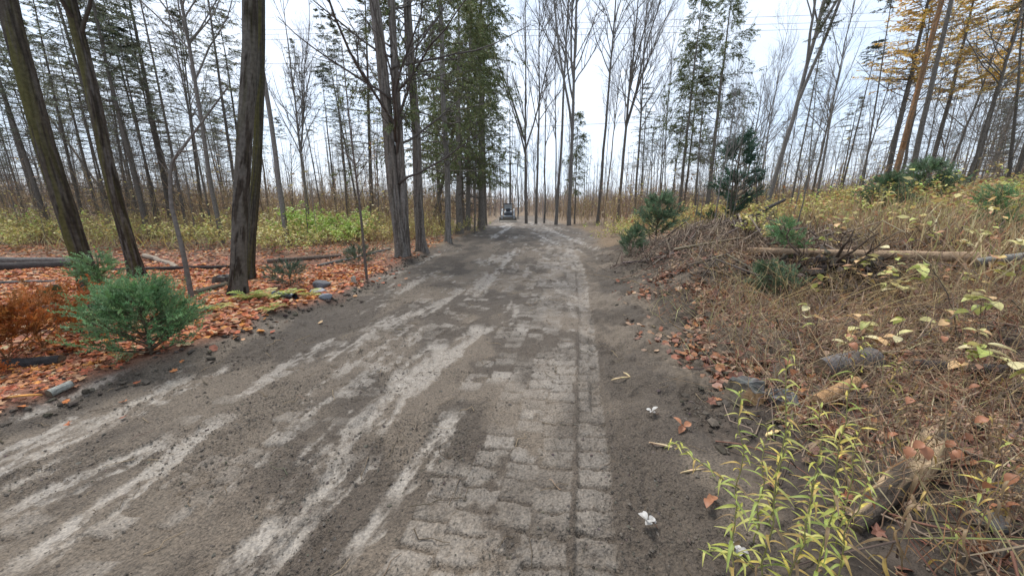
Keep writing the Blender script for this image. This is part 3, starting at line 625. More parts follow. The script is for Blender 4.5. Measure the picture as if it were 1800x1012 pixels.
q = region(2400, 1.5, 8, 1.0, 7, lambda a, b: sstep(1.1, 2.2, a - xright(b) + .8 * (fbm(a, b, 3, 12) - .5)), r)
undergrowth('tangle of bare reddish brown stalks on the near right bank', q, .3, .85, .0028, 900, .05, [(.28, .16, .08), (.2, .11, .06)], 45, 3, .7)
# bright green and yellow shrubs on the left, and yellow ones on the right: each its own thing
def shrub(seed, n, h, w_, lcols, leaves, lsize, col=(.12, .09, .07)):
    r = np.random.default_rng(seed); a, b = MB(), MB()
    q = r.normal(size=(n, 2)) * .12 * w_; pts, rr = stems(a, q, h * .6, h, .006, pick(BROWN, n, r), r, w_ * .55, .3, lambda x, y: 0 * x)
    l2, r2 = grow(pts, rr, 6, .3, 1, (.4, 1.), lambda t: h * .3 + 0 * t, 4, r, .1, .12, .6, .003); a.tubes(l2, r2, 3, col)
    sel = r.integers(0, len(l2), leaves); ps, _ = sample(l2[sel], r.uniform(.15, 1, (leaves, 1))); ps = ps[:, 0] + r.normal(size=(leaves, 3)) * .02
    b.blades(ps, r.normal(size=ps.shape) * [1, 1, .35] + [0, 0, -.25], r.normal(size=ps.shape) * .45 + [0, 0, 1], lsize * r.uniform(.6, 1.3, leaves), lsize * .62, pick(lcols, leaves, r), .05)
    return a.mesh('shrub_stems', M_stem), b.mesh('shrub_leaves', M_leaf)
GRN = [(.36, .55, .09), (.42, .58, .13), (.5, .58, .15), (.3, .48, .08)]
S_g = shrub(1, 12, 1.5, 1.3, GRN, 1100, .10); S_y = [shrub(2, 9, 1.1, 1.2, YEL, 420, .09), shrub(3, 8, 1.4, 1.1, YEL + GRN[:1], 380, .085)]
S_o = shrub(4, 8, 1.3, 1.0, [(.45, .2, .09), (.4, .24, .1), (.45, .35, .12)], 260, .1)
for k, (u, yd) in enumerate([(545, 15.5), (585, 16.5), (610, 15), (520, 17), (640, 17.5)]):
    place_tree('shrub', S_g, at(u, yd), rz(), random.uniform(.8, 1.05), 'leafy bright green shrub in the patch behind the blotched trunk', 'bright green shrubs', cat='shrub', names=('stems', 'leaves'))
for k, (u, yd) in enumerate([(480, 11.5), (530, 10.8), (460, 13), (570, 12), (30, 13), (110, 14), (70, 15), (200, 14), (290, 13.5), (340, 15), (380, 13), (10, 16), (800, 20), (830, 24), (770, 17), (815, 22), (845, 27)]):
    place_tree('shrub', S_y[k % 2], at(u, yd), rz(), random.uniform(.7, 1.0), 'low shrub with pale yellow leaves ' + ('at the left edge of the far road' if u > 700 else 'on the left woods floor'), 'yellow shrubs ' + ('by the far road' if u > 700 else 'on the left'), cat='shrub', names=('stems', 'leaves'))
for k, (u, yd) in enumerate([(1075, 17), (1095, 14), (1190, 16), (1225, 14), (1270, 15), (1310, 16), (1120, 20), (1350, 17), (1420, 14), (1470, 16), (1540, 12), (1640, 13), (1700, 11), (1760, 10)]):
    place_tree('shrub', S_o if k in (3, 8) else S_y[k % 2], at(u, yd), rz(), random.uniform(.65, .95), 'shrub with orange autumn leaves on the right bank' if k in (3, 8) else 'shrub with pale yellow leaves on the right bank', 'orange shrubs on the right' if k in (3, 8) else 'yellow shrubs on the right', cat='shrub', names=('stems', 'leaves'))
# leafless saplings
def sapling(name, base, pts, r0, label, col, tw=10, seed=0):
    r = np.random.default_rng(seed); e = empty(name, base); tag(e, label, 'sapling'); a, b = MB(), MB()
    p = np.array(pts, float)[None]; t = np.linspace(0, 1, 14); p = np.stack([np.interp(t, np.linspace(0, 1, len(pts)), p[0, :, i]) for i in range(3)], 1)[None]
    rd = (r0 * (1 - .75 * t))[None]; a.tubes(p, rd, 8, col); part('trunk', a.mesh('sapling_trunk', M_bark), e)
    l1, r1 = grow(p, rd, tw, .35, 1, (.5, 1.0), lambda t: .9 * (1.2 - t), 5, r, .3, .1, .45, .003); b.tubes(l1, r1, 4, col)
    l2, r2 = grow(l1, r1, 4, .2, 1, (.4, .9), lambda t: .3 + 0 * t, 3, r, .1, .1, .5, .002); b.tubes(l2, r2, 3, col); tag(part('twigs', b.mesh('sapling_twigs', M_stem), e), kind='stuff')
sapling('sapling', P(337, 524), [(0, 0, -.1), (.02, 0, .8), (-.02, 0, 1.6), (.1, 0, 2.2), (.5, .1, 2.7), (1.1, .2, 3.4)], .04, 'crooked pale sapling bending right between the mossy trunks', (.15, .135, .12), 8, 1)
sapling('sapling', P(645, 492), [(0, 0, -.1), (.0, 0, 1.5), (-.05, 0, 3), (-.1, .1, 4.6)], .032, 'straight thin sapling near the leafy left road edge', (.12, .095, .08), 14, 2)
sapling('sapling', at(1275, 12), [(0, 0, -.1), (.05, 0, .9), (.0, 0, 2), (.15, 0, 3)], .035, 'dark bare sapling in front of the small fir', (.07, .06, .05), 10, 3)
sapling('sapling', at(1330, 11), [(0, 0, -.1), (-.1, 0, .8), (-.3, 0, 1.8)], .025, 'short crooked sapling right of the small fir', (.08, .065, .055), 10, 4)

# ---------------------------------------------------------------- young conifers
def young_conifer(seed, h, w_, nb, green, shoots=9, nl=26, tiers=8, skirt=.0, stem=(.13, .10, .07), sl=.10, nlen=.022):
    """a bushy young spruce: tiers of boughs, side shoots, needles all round each shoot"""
    r = np.random.default_rng(seed); a, b = MB(), MB()
    p = np.array([[0, 0, -.05], [.01, 0, h * .35], [-.01, .01, h * .7], [0, 0, h]])[None]; rd = np.array([[.022, .016, .01, .004]]) * h
    a.tubes(p, rd, 6, stem)
    l1, r1 = grow(p, rd, nb, .04, .93, (1.0, 1.45), lambda t: w_ * (1 - t) ** .7 + .06, 6, r, .35, .05, .4, .003); a.tubes(l1, r1, 4, stem)
    l2, r2 = grow(l1, r1, shoots, .25, 1, (.4, .85), lambda t: sl * (1.7 - .8 * t), 4, r, .25, .06, .6, .0018); a.tubes(l2, r2, 3, np.array(green) * .8)
    tip = l1[:, 2:]; lt, _ = sample(l1, np.tile(np.linspace(.55, .999, 4), (len(l1), 1)))
    lead, _ = sample(p, np.linspace(.6, .999, 4)[None])
    S = np.concatenate([l2, lt, lead]); nS = len(S)
    t = np.tile(np.linspace(.02, 1, nl), (nS, 1)); ps, ds = sample(S, t); ps = ps.reshape(-1, 3); ds = ds.reshape(-1, 3)
    rn = r.normal(size=ds.shape) + [0, 0, .25]; sd = unit(rn - (rn * ds).sum(-1, keepdims=True) * ds)
    tone = np.repeat(jitter(green, nS, r, .32, .08), nl, axis=0)
    b.blades(ps, unit(ds * .8 + sd), np.cross(ds, sd), nlen * r.uniform(.7, 1.3, len(ps)), nlen * .36, tone, 0)
    return a.mesh('young_conifer_stem', M_bark), b.mesh('young_conifer_needles', M_needle)
BLUE = (.16, .27, .12)
C_big = young_conifer(1, 1.0, .85, 130, BLUE, 8, 26, sl=.2, nlen=.034); C_b = young_conifer(2, 1.35, .55, 42, BLUE, 7, 34, sl=.2, nlen=.032); C_s = young_conifer(3, .4, .42, 32, (.10, .14, .095), 8, 22)
C_d = young_conifer(4, 1.5, 1.0, 60, (.12, .175, .10), 7, 30, sl=.26, nlen=.05); C_f = young_conifer(5, 3.5, 1.15, 52, (.05, .10, .065), 11, 16, sl=.3, nlen=.08)
NN = ('stem', 'needles')
place_tree('young_spruce', C_big, P(265, 620), .5, (.66, .66, .72), 'bushy blue-green young spruce at the left road edge', cat='spruce', names=NN)
place_tree('young_spruce', C_b, P(198, 560), 2.5, .68, 'upright blue-green young spruce just behind the bushy one', cat='spruce', names=NN)
place_tree('young_spruce', C_s, P(168, 588), 1, .9, 'small low spruce seedling left of the bushy spruce', cat='spruce', names=NN)
place_tree('young_spruce', C_s, P(512, 503), 3, 1.1, 'small spruce seedling behind the ferns and pipe', cat='spruce', names=NN)
place_tree('young_spruce', C_s, P(632, 468), 4, 1.2, 'small pale spruce beside the thin sapling at the left road edge', cat='spruce', names=NN)
place_tree('young_spruce', C_d, P(1152, 428), 4, 1.0, 'dark green young spruce on the right road shoulder', cat='spruce', names=NN)
place_tree('young_spruce', C_d, P(1105, 452), 2, .55, 'low flattened spruce in front of the roadside spruce', cat='spruce', names=NN, tilt=(.5, .2))
place_tree('young_spruce', C_d, at(1545, 9.5), 2, .75, 'dark bushy spruce on the right bank above the fallen log', cat='spruce', names=NN)
place_tree('young_spruce', C_d, at(1610, 10.5), 5, .95, 'taller grey-green spruce right of the dark bushy one', cat='spruce', names=NN)
place_tree('young_fir', C_f, at(1282, 13.2), 1, 1.0, 'small dark fir with bare lower stem on the right bank', cat='fir', names=NN)
place_tree('young_spruce', C_d, P(1385, 535), 1, .42, 'torn dark spruce bough beside the root mass', cat='spruce', names=NN, tilt=(-.5, .5))
place_tree('young_spruce', C_b, P(1400, 455), 1, .6, 'broken spruce top leaning on the left end of the fallen log', cat='spruce', names=NN, tilt=(-.4, -.5))
place_tree('young_spruce', C_b, at(1735, 6.5), 1, .7, 'thin grey-green spruce behind the yellow-leaved branches', cat='spruce', names=NN)
C_o = young_conifer(6, .55, .8, 40, (.34, .125, .035), 9, 24, sl=.13, nlen=.03, stem=(.2, .1, .05))
place_tree('dead_conifer', C_o, P(80, 615), 1, 1.0, 'rust-orange dead conifer branch heap left of the spruce', cat='dead conifer', names=NN, tilt=(.2, -.2))
place_tree('dead_conifer', C_o, P(20, 640), 3, .8, 'smaller rust-orange dead branch at the left picture edge', cat='dead conifer', names=NN, tilt=(-.2, .1))

# ---------------------------------------------------------------- logs, stumps, rocks
def log(name, p0, p1, r0, r1, label, col, end=(.17, .13, .09), seed=0, sag=0, cat='log', patch=None):
    p0 = np.array(p0, float); p1 = np.array(p1, float); d = p1 - p0; L = np.linalg.norm(d); r = np.random.default_rng(seed)
    n = max(12, int(L / .06)); sd = 20; t = np.linspace(0, 1, n); c = np.zeros((n, 3)); c[:, 2] = t * L
    c[:, 0] = (fbm(t * 3, 0 * t + seed, 3, seed) - .5) * .07 * L; c[:, 0] -= c[0, 0]; c[:, 1] = -sag * np.sin(t * np.pi)
    a = np.arange(sd) / sd * 6.2832; A, T = np.meshgrid(a, t * L); nz = .5 * (fbm(np.cos(A) * 3 + 5, T * 3 + np.sin(A), 4, seed) + fbm(np.sin(A) * 3 + 9, T * 3, 4, seed + 2))
    rad = (r0 + (r1 - r0) * t)[:, None] * ((.8 + .4 * nz) if patch is None else (.25 + 1.5 * nz)); V_ = c[:, None] + np.stack([np.cos(A) * rad, np.sin(A) * rad, 0 * A], -1)
    i_ = np.arange(n - 1)[:, None] * sd; k = np.arange(sd)[None]; k2 = (k + 1) % sd
    C = np.array(col) * (.6 + .8 * nz)[..., None]
    if patch is not None: m = sstep(.5, .58, fbm(np.cos(A) * 2, T * 4, 3, seed + 5))[..., None]; C = C * (1 - m) + np.array(patch) * m
    b = MB(); b.add(V_.reshape(-1, 3), np.stack([i_ + k, i_ + k2, i_ + k2 + sd, i_ + k + sd], -1).reshape(-1, 4), None, C.reshape(-1, 3))
    e = empty(name, p0); z_ = d / L; q_ = __import__('mathutils').Vector(z_).to_track_quat('Z', 'Y'); e.rotation_euler = q_.to_euler(); tag(e, label, cat)
    part('bark', b.mesh('log_bark', M_bark), e)
    for ei, sg in ((0, -1), (n - 1, 1)):
        b = MB(); ring = V_[ei] + [0, 0, sg * .002]; b.add(np.vstack([ring, c[ei] + [0, 0, sg * .006]]), None, [[j, (j + 1) % sd, sd] if sg > 0 else [(j + 1) % sd, j, sd] for j in range(sd)], np.vstack([np.tile(np.array(end) * .8, (sd, 1)), end]))
        part('cut_end', b.mesh('log_end', M_wood, False), e)
    return e
def lift(p, h): p = np.array(p, float); p[2] += h; return p
GRY, DRK = (.13, .12, .11), (.055, .048, .045)
log('fallen_log', lift(P(1312, 452), .12), lift(P(1705, 490), .3), .055, .075, 'long tan fallen log lying across the right bank', (.27, .19, .125), seed=1)
log('fallen_log', lift(at(1300, 8.4), .25), lift(at(1362, 9.6), .95), .05, .035, 'dark broken branch sticking up from the dirt pile', DRK, seed=2)
log('fallen_log', lift(P(-40, 655), .04), lift(P(108, 640), .04), .06, .05, 'black wet log under the orange branches at the left edge', (.04, .037, .037), seed=3)
log('fallen_log', lift(P(88, 700), .03), lift(P(128, 684), .04), .035, .03, 'short grey pole piece lying on the red leaves', (.26, .26, .23), seed=4)
for k, (a, b, r0, lab, c) in enumerate([((-60, 478), (135, 470), .12, 'dark lower log of the pile left of the first trunk', DRK), ((-60, 462), (140, 462), .09, 'grey upper log of the pile left of the first trunk', GRY),
    ((150, 478), (410, 470), .05, 'long thin dark log behind the second mossy trunk', DRK), ((255, 452), (305, 475), .07, 'pale peeled log slanting behind the second mossy trunk', (.27, .22, .17)),
    ((0, 555), (150, 540), .05, 'dark stick log among red leaves left of the first trunk', DRK), ((345, 520), (400, 503), .06, 'mossy short log between sapling and blotched trunk', (.08, .07, .05)),
    ((560, 470), (690, 440), .05, 'thin fallen branch log on the litter near the cedars', GRY), ((470, 462), (600, 452), .06, 'brown fallen log behind the small spruce seedling', (.13, .10, .08)), ((-40, 500), (100, 497), .04, 'thin grey log in front of the log pile', GRY)]):
    log('fallen_log', lift(P(*a), r0 * .7), lift(P(*b), r0 * .7), r0, r0 * .8, lab, c, seed=10 + k)
pr = P(1520, 905); log('rotten_log', lift(P(1490, 930), .03), lift(P(1640, 800), .10), .045, .075, 'crumbling rotten log with pale wood at lower right', (.06, .048, .038), (.10, .075, .05), seed=30, patch=(.40, .29, .18))
log('split_log', lift(P(1432, 722), .08), lift(P(1498, 700), .16), .05, .04, 'split orange wood piece right of the cut stump', (.33, .2, .1), (.4, .27, .15), seed=31)
log('fallen_log', lift(P(1600, 650), .05), lift(P(1790, 672), .1), .045, .04, 'dark rotting stick log among leaves at the right', DRK, seed=32)
log('fallen_log', lift(P(1440, 668), .1), lift(P(1530, 655), .15), .09, .09, 'grey barked log half hidden behind the cut stump', (.11, .10, .095), seed=33)
log('fallen_log', lift(at(1700, 4.6), .35), lift(at(1850, 4.4), .4), .05, .05, 'grey stem lying in the brush at the right edge', (.2, .19, .17), seed=34)
def stump(name, base, rad, h, label, topc, sidec, seed, rot=0, cutface=None, tilt=(0, 0)):
    r = np.random.default_rng(seed); e = empty(name, base, (tilt[0], tilt[1], rot)); tag(e, label, 'stump'); sd, n = 40, 16
    t = np.linspace(0, 1, n); a = np.arange(sd) / sd * 6.2832; A, T = np.meshgrid(a, t); nz = fbm(np.cos(A) * 3 + 7, T * 2 + np.sin(A) * 3, 4, seed); fib_ = fbm(A * 7, T * .8, 3, seed + 4)
    rr = rad * (1 - .12 * T + .06 * (fib_ - .5) + .45 * np.exp(-T * 4) * (.6 + .6 * np.cos(A * 5 + seed)) + .35 * (nz - .5)); top = h * (.8 + .35 * fbm(np.cos(A) * .9 + 3, np.sin(A) * .9, 2, seed) + .1 * fbm(np.cos(A) * 6, np.sin(A) * 6, 2, seed)) * (1 if cutface is None else 1 - .3 * sstep(.5, .9, np.cos(A - cutface)))
    V_ = np.stack([np.cos(A) * rr, np.sin(A) * rr, T * top - .05], -1)
    i_ = np.arange(n - 1)[:, None] * sd; k = np.arange(sd)[None]; k2 = (k + 1) % sd; C = np.array(sidec) * (.5 + nz)[..., None]; fib = fbm(A * 9, T * 1.2, 3, seed + 4)
    if cutface is not None: m = (sstep(.5, .8, np.cos(A - cutface) + .8 * (nz - .5)) * sstep(.1, .3, T + .5 * (fib - .5)))[..., None]; C = C * (1 - m) + np.array([.36, .22, .11]) * (.35 + 1.2 * fib[..., None]) * m
    b = MB(); b.add(V_.reshape(-1, 3), np.stack([i_ + k, i_ + k2, i_ + k2 + sd, i_ + k + sd], -1).reshape(-1, 4), None, C.reshape(-1, 3)); part('bark', b.mesh('stump_bark', M_wood), e)
    b = MB(); ring = V_[-1]; mid = ring.mean(0); inner = mid + (ring - mid) * .5 + r.normal(size=ring.shape) * [0, 0, .012]
    Vt = np.vstack([ring + [0, 0, .003], inner, mid]); T_ = [[sd + j, sd + (j + 1) % sd, 2 * sd] for j in range(sd)]
    b.add(Vt, [[j, (j + 1) % sd, sd + (j + 1) % sd, sd + j] for j in range(sd)], T_, jitter(np.array(topc) * .6, len(Vt), r, .35)); part('cut_top', b.mesh('stump_top', M_clod, False), e); return e
stump('tree_stump', P(1310, 700), .14, .2, 'cut stump with grey top and fresh orange wood face by the road', (.16, .15, .14), (.10, .085, .065), 1, 0, -1.2)
stump('tree_stump', P(1372, 712), .11, .13, 'lower grey-topped stump joined beside the fresh cut stump', (.19, .19, .19), (.06, .05, .045), 2, 1, -2.2)
stump('tree_stump', P(90, 520), .14, .2, 'mossy low stump on the leaves left of the first trunk', (.15, .12, .08), (.08, .08, .03), 3)
stump('tree_stump', P(392, 498), .18, .2, 'weathered dark stump left of the blotched trunk', (.13, .12, .11), (.07, .06, .05), 4)
stump('tree_stump', P(622, 498), .05, .17, 'small pale cut post on the leaves near the road', (.5, .45, .38), (.3, .27, .22), 5)
# the uprooted root mass
e = empty('root_mass', P(1470, 505)); tag(e, 'uprooted dark root mass with tangled roots below the fallen log', 'root mass'); r = np.random.default_rng(4)
b = MB(); lumps(b, r.normal(size=(420, 3)) * [.32, .2, .12] + [0, .1, .2], r.uniform(.015, .08, 420), jitter((.05, .04, .031), 420, r), r, .9); tag(part('soil_ball', b.mesh('root_soil', M_clod, False), e), kind='stuff')
b = MB(); P0 = np.array([[-.3, .1, .2], [0, .1, .3], [.3, .1, .25], [.5, .1, .2]])[None]; l1, r1 = grow(P0, np.full((1, 4), .06), 26, 0, 1, (.7, 1.6), lambda t: .75 + 0 * t, 8, r, -.3, .25, .5, .008)
b.tubes(l1, r1, 6, (.075, .055, .042)); l2, r2 = grow(l1, r1, 4, .2, 1, (.4, 1.), lambda t: .35 + 0 * t, 5, r, -.2, .25, .5, .003); b.tubes(l2, r2, 4, (.085, .06, .045)); part('roots', b.mesh('roots', M_bark), e)
def rock(p, rad, label, c, seed, fl=.7):
    r = np.random.default_rng(seed); n, sd = 14, 20; th = np.linspace(0, np.pi, n); a = np.arange(sd) / sd * 6.2832; A, T = np.meshgrid(a, th)
    d = np.stack([np.sin(T) * np.cos(A), np.sin(T) * np.sin(A), np.cos(T)], -1); k = 1 + .5 * (fbm(d[..., 0] * 1.6 + seed, d[..., 1] * 1.6 + d[..., 2] * 1.3, 4, seed) - .5)
    pn = unit(r.normal(size=(11, 3))); k = np.minimum(k, (r.uniform(.62, .9, 11) / np.maximum((d[..., None, :] * pn).sum(-1), .08)).min(-1)) * (1 + .08 * (fbm(d[..., 0] * 5, d[..., 1] * 5 + d[..., 2] * 4, 3, seed) - .5)); V_ = d * k[..., None] * rad * [1.2, 1, fl]
    i_ = np.arange(n - 1)[:, None] * sd; kk = np.arange(sd)[None]; k2 = (kk + 1) % sd
    b = MB(); b.add(V_.reshape(-1, 3), np.stack([i_ + kk, i_ + kk + sd, i_ + k2 + sd, i_ + k2], -1).reshape(-1, 4), None, jitter(c, n * sd, r, .1, .02)); o = part('rock', b.mesh('rock', M_rock), None, lift(p, rad * fl * .4)); tag(o, label, 'rock')
rock(P(566, 506), .17, 'largest dark rock on the litter by the road', (.10, .10, .105), 1); rock(P(560, 514), .13, 'flat pale rock in front of the dark rock', (.24, .24, .25), 2, .5); rock(P(572, 524), .11, 'small bluish grey rock nearest the road', (.16, .17, .185), 3, .6)
rock(P(1740, 930), .08, 'lichen-spotted dark stone at lower right under the stalks', (.07, .065, .06), 4)
# black corrugated pipe end by the ferns
e = empty('plastic_pipe', lift(P(484, 522), .05)); e.rotation_euler = (0, R(90), R(-22)); tag(e, 'black plastic pipe lying behind the yellow ferns', 'pipe'); b = MB()
zz_ = np.linspace(0, .5, 46); b.tubes(np.stack([0 * zz_, 0 * zz_, zz_], 1), .05 + .004 * np.sin(zz_ * 78), 18, (.03, .034, .042)); part('pipe_wall', b.mesh('pipe', flat_mat('black_plastic', (.03, .034, .042), .35)), e)
b = MB(); b.tubes(np.array([[0, 0, -.01], [0, 0, .04]]), np.array([.06, .06]), 18, (.03, .03, .035)); part('collar', b.mesh('pipe_collar', flat_mat('pipe_collar', (.05, .06, .08), .35)), e)
# spruce twig, chips and pale leaves lying on the soil
def chip(p, L, wd, rot, label, c=(.42, .32, .18), cat='wood chip'):
    b = MB(); r = np.random.default_rng(int(L * 1e4)); t = np.linspace(0, 1, 6); V_ = []
    for k in range(6): 
        ww = wd * (.1 + math.sin(.3 + t[k] * 2.5) * r.uniform(.4, 1)) * .3; z_ = .004 + .008 * math.sin(t[k] * 3); V_ += [(-ww, t[k] * L, z_), (ww, t[k] * L + .01, z_ + .004), (ww * .8, t[k] * L, z_ - .008), (-ww * .9, t[k] * L, z_ - .008)]
    b.add(V_, [[4 * k + j, 4 * k + (j + 1) % 4, 4 * k + 4 + (j + 1) % 4, 4 * k + 4 + j] for k in range(5) for j in range(4)] + [[0, 3, 2, 1], [20, 21, 22, 23]], None, jitter(c, 24, r, .12)); o = part('wood_chip', b.mesh('wood_chip', M_wood, False), None, lift(p, .02), (0, 0, rot)); tag(o, label, cat)
chip(P(1075, 672), .2, .05, -1.3, 'pale splintered wood chip on the mud right of the tracks'); chip(P(1108, 668), .1, .03, .4, 'small upright splinter beside the pale wood chip'); chip(P(1140, 782), .24, .045, -2.0, 'long weathered wood splinter in the dark soil', (.42, .32, .2)); chip(P(1195, 838), .18, .03, -1.4, 'thin root splinter on the soil left of the goldenrod', (.4, .3, .18)); chip(P(1345, 772), .14, .06, -1.2, 'torn yellow wood chip below the cut stump', (.6, .44, .2)); chip(P(10, 703), .25, .05, -1.4, 'orange split stick on the leaves at the left edge', (.5, .25, .07))

# ---------------------------------------------------------------- foreground plants with separate leaves
def leaf_mesh(name, L, W, droop, fold, n=7, peak=.4):
    """one leaf along +Y, arching down, folded along its midrib"""
    t = np.linspace(0, 1, n); w_ = W * np.sin(np.pi * t ** (math.log(.5) / math.log(peak))) ** .8 * .5; w_[0] = W * .05; w_[-1] = .0005
    yv = L * (t - .18 * droop * t ** 2); zv = L * (.25 * t - droop * t ** 2)
    V_ = np.concatenate([np.stack([-w_, yv, zv + fold * w_], 1), np.stack([0 * t, yv, zv], 1), np.stack([w_, yv, zv + fold * w_], 1)])
    Q_ = [[c * n + i, (c + 1) * n + i, (c + 1) * n + i + 1, c * n + i + 1] for c in range(2) for i in range(n - 1)]
    return V_, Q_
def leaf_set(base, shades, L, W, droops, fold, peak):
    out = []
    for k, c in enumerate(shades):
        V_, Q_ = leaf_mesh(base, L, W, droops[k % len(droops)], fold, peak=peak); b = MB(); r = np.random.default_rng(k)
        b.add(V_, Q_, None, np.clip(np.array(c) * (1 + .12 * r.normal(size=(len(V_), 1))), .01, .9)); out.append(b.mesh(base, M_leaf))
    return out
GOLD = leaf_set('goldenrod_leaf', [(.36, .38, .09), (.44, .42, .12), (.28, .34, .08), (.52, .42, .09), (.36, .36, .07), (.42, .29, .09), (.22, .15, .08)], .105, .016, (.7, 1.0, 1.25, .45), .5, .38)
BROAD = leaf_set('broad_leaf', [(.50, .44, .18), (.44, .46, .15), (.56, .50, .28), (.55, .36, .18), (.38, .43, .12), (.5, .46, .2)], .15, .095, (.35, .6, .2), .35, .42)
PALE = leaf_set('pale_leaf', [(.5, .48, .45), (.44, .42, .4)], .085, .055, (.15, .4), .4, .45)
RUST = leaf_set('rust_leaf', [(.42, .19, .10), (.34, .15, .08)], .1, .07, (.3, .6), .4, .45)
def leafy_plant(name, base, pts, label, leafset, n, cat, scale=1.0, rad=.0035, col=(.2, .19, .07), t0=.15, seed=0, elev=(.1, .7), group=None, taper_leaf=True, twigs=0, hang=0.):
    r = np.random.default_rng(seed); e = empty(name, base); tag(e, label, cat, group); a = MB(); pts = np.array(pts, float)
    t = np.linspace(0, 1, 12); p = np.stack([np.interp(t, np.linspace(0, 1, len(pts)), pts[:, i]) for i in range(3)], 1); p[1:-1] = (p[:-2] + p[1:-1] * 2 + p[2:]) / 4
    p[1:] += r.normal(size=(11, 3)) * .006; rd = rad * (1 - .65 * t); a.tubes(p, rd, 6, col); st_ = part('stem', a.mesh('plant_stem', M_stem), e)
    lines = p[None]
    if twigs:
        l1, r1 = grow(p[None], rd[None], twigs, .3, 1, (.4, .9), lambda t: .3 * np.linalg.norm(pts[-1] - pts[0]) + 0 * t, 5, r, .1, .1, .6, .0015)
        for q_, q2 in zip(l1, r1): b = MB(); b.tubes(q_, q2, 4, col); part('side_stem', b.mesh('side_stem', M_stem), e)
        lines = np.concatenate([np.stack([np.interp(np.linspace(0, 1, 5), t, p[:, i]) for i in range(3)], 1)[None], l1])
    for k in range(n):
        li = lines[r.integers(0, len(lines))][None] if twigs else lines
        tt = t0 + (1 - t0) * (k + r.random()) / n if not twigs else r.uniform(.4, 1)
        q_, d_ = sample(li, np.array([[tt]])); az = k * 2.4 + r.normal() * .4 if not twigs else r.uniform(0, 6.28)
        sc = scale * r.uniform(.75, 1.2) * ((1.15 - .55 * tt) if taper_leaf else 1)
        part('leaf', leafset[r.integers(0, len(leafset))], e, q_[0, 0], (r.uniform(*elev) - hang, r.normal() * .3, az), sc)
    return e
gold = [((1335, 1060), (-.03, .05, 1.12), ''), ((1280, 1050), (-.05, .05, .95), ''), ((1425, 1060), (.0, .05, 1.0), ''), ((1400, 1000), (.02, .05, .78), ''), ((1325, 960), (.0, .05, .62), ''), ((1450, 1060), (.08, .02, .6), ''), ((1375, 1075), (.02, .0, .66), ''), ((1350, 930), (.05, .05, .62), ''), ((1470, 960), (.03, .05, .6), '')]
GL = ['tallest yellow-green goldenrod in the front clump near the cut stump', 'yellow-green goldenrod left of the tallest one in the clump', 'goldenrod with yellow lower leaves, at the front right of the clump', 'goldenrod with narrow leaves in the middle of the clump', 'short goldenrod right below the cut stump', 'low goldenrod at the bottom right of the clump', 'goldenrod at the bottom edge in the clump centre', 'short goldenrod behind the clump centre', 'goldenrod at the back right of the clump']
for k, ((u, v), tip, _) in enumerate(gold):
    leafy_plant('goldenrod', P(u, v), [(0, 0, -.03), (tip[0] * .3, tip[1] * .3, tip[2] * .5), tip], GL[k], GOLD, 54 if k < 4 else 34, 'weed', .8, seed=50 + k, elev=(.2, .9))
leafy_plant('goldenrod', P(1300, 860), [(0, 0, 0), (-.18, 0, .12), (-.36, .02, .26), (-.45, .02, .30)], 'goldenrod stem arching left over the dark soil', GOLD[:6], 24, 'weed', .8, seed=70)
leafy_plant('goldenrod', P(1330, 1000), [(0, -.02, 0), (-.12, 0, .07), (-.28, 0, .10)], 'goldenrod shoot lying left at the bottom edge', GOLD[:4], 16, 'weed', .8, seed=71)
leafy_plant('goldenrod', P(1505, 668), [(0, 0, 0), (.0, 0, .2), (-.02, 0, .38)], 'small green goldenrod behind the cut stump', GOLD[:5], 20, 'weed', 1.0, seed=72)
leafy_plant('goldenrod', P(1560, 700), [(0, 0, 0), (.02, 0, .2), (.0, 0, .36)], 'pale goldenrod right of the small green one', GOLD[:6], 20, 'weed', 1.1, seed=73)
for k, (u, v, h, dx) in enumerate([(1480, 870, .5, .03), (1580, 900, .62, .1), (1660, 960, .6, .16), (1600, 820, .55, -.03), (1700, 860, .55, .05), (1545, 1005, .45, .1), (1640, 1010, .5, .2), (1760, 930, .5, .0)]):
    leafy_plant('dry_weed', P(u, v), [(0, 0, -.03), (dx * .4, 0, h * .5), (dx, 0, h)], ['dry brown weed with curled leaves', 'dry weed leaning right', 'dry weed with pale green leaves', 'dry weed before the red leaves', 'brown weed near the picture edge', 'low weed at the bottom edge', 'leaning weed at the bottom right', 'thin weed in the lower right corner'][k] + ', right of the goldenrod clump', [GOLD[6], GOLD[5], GOLD[6]] if k != 2 else GOLD[:4], 16, 'weed', 1.0, col=(.17, .11, .065), seed=80 + k, elev=(-.3, .6), hang=.3)
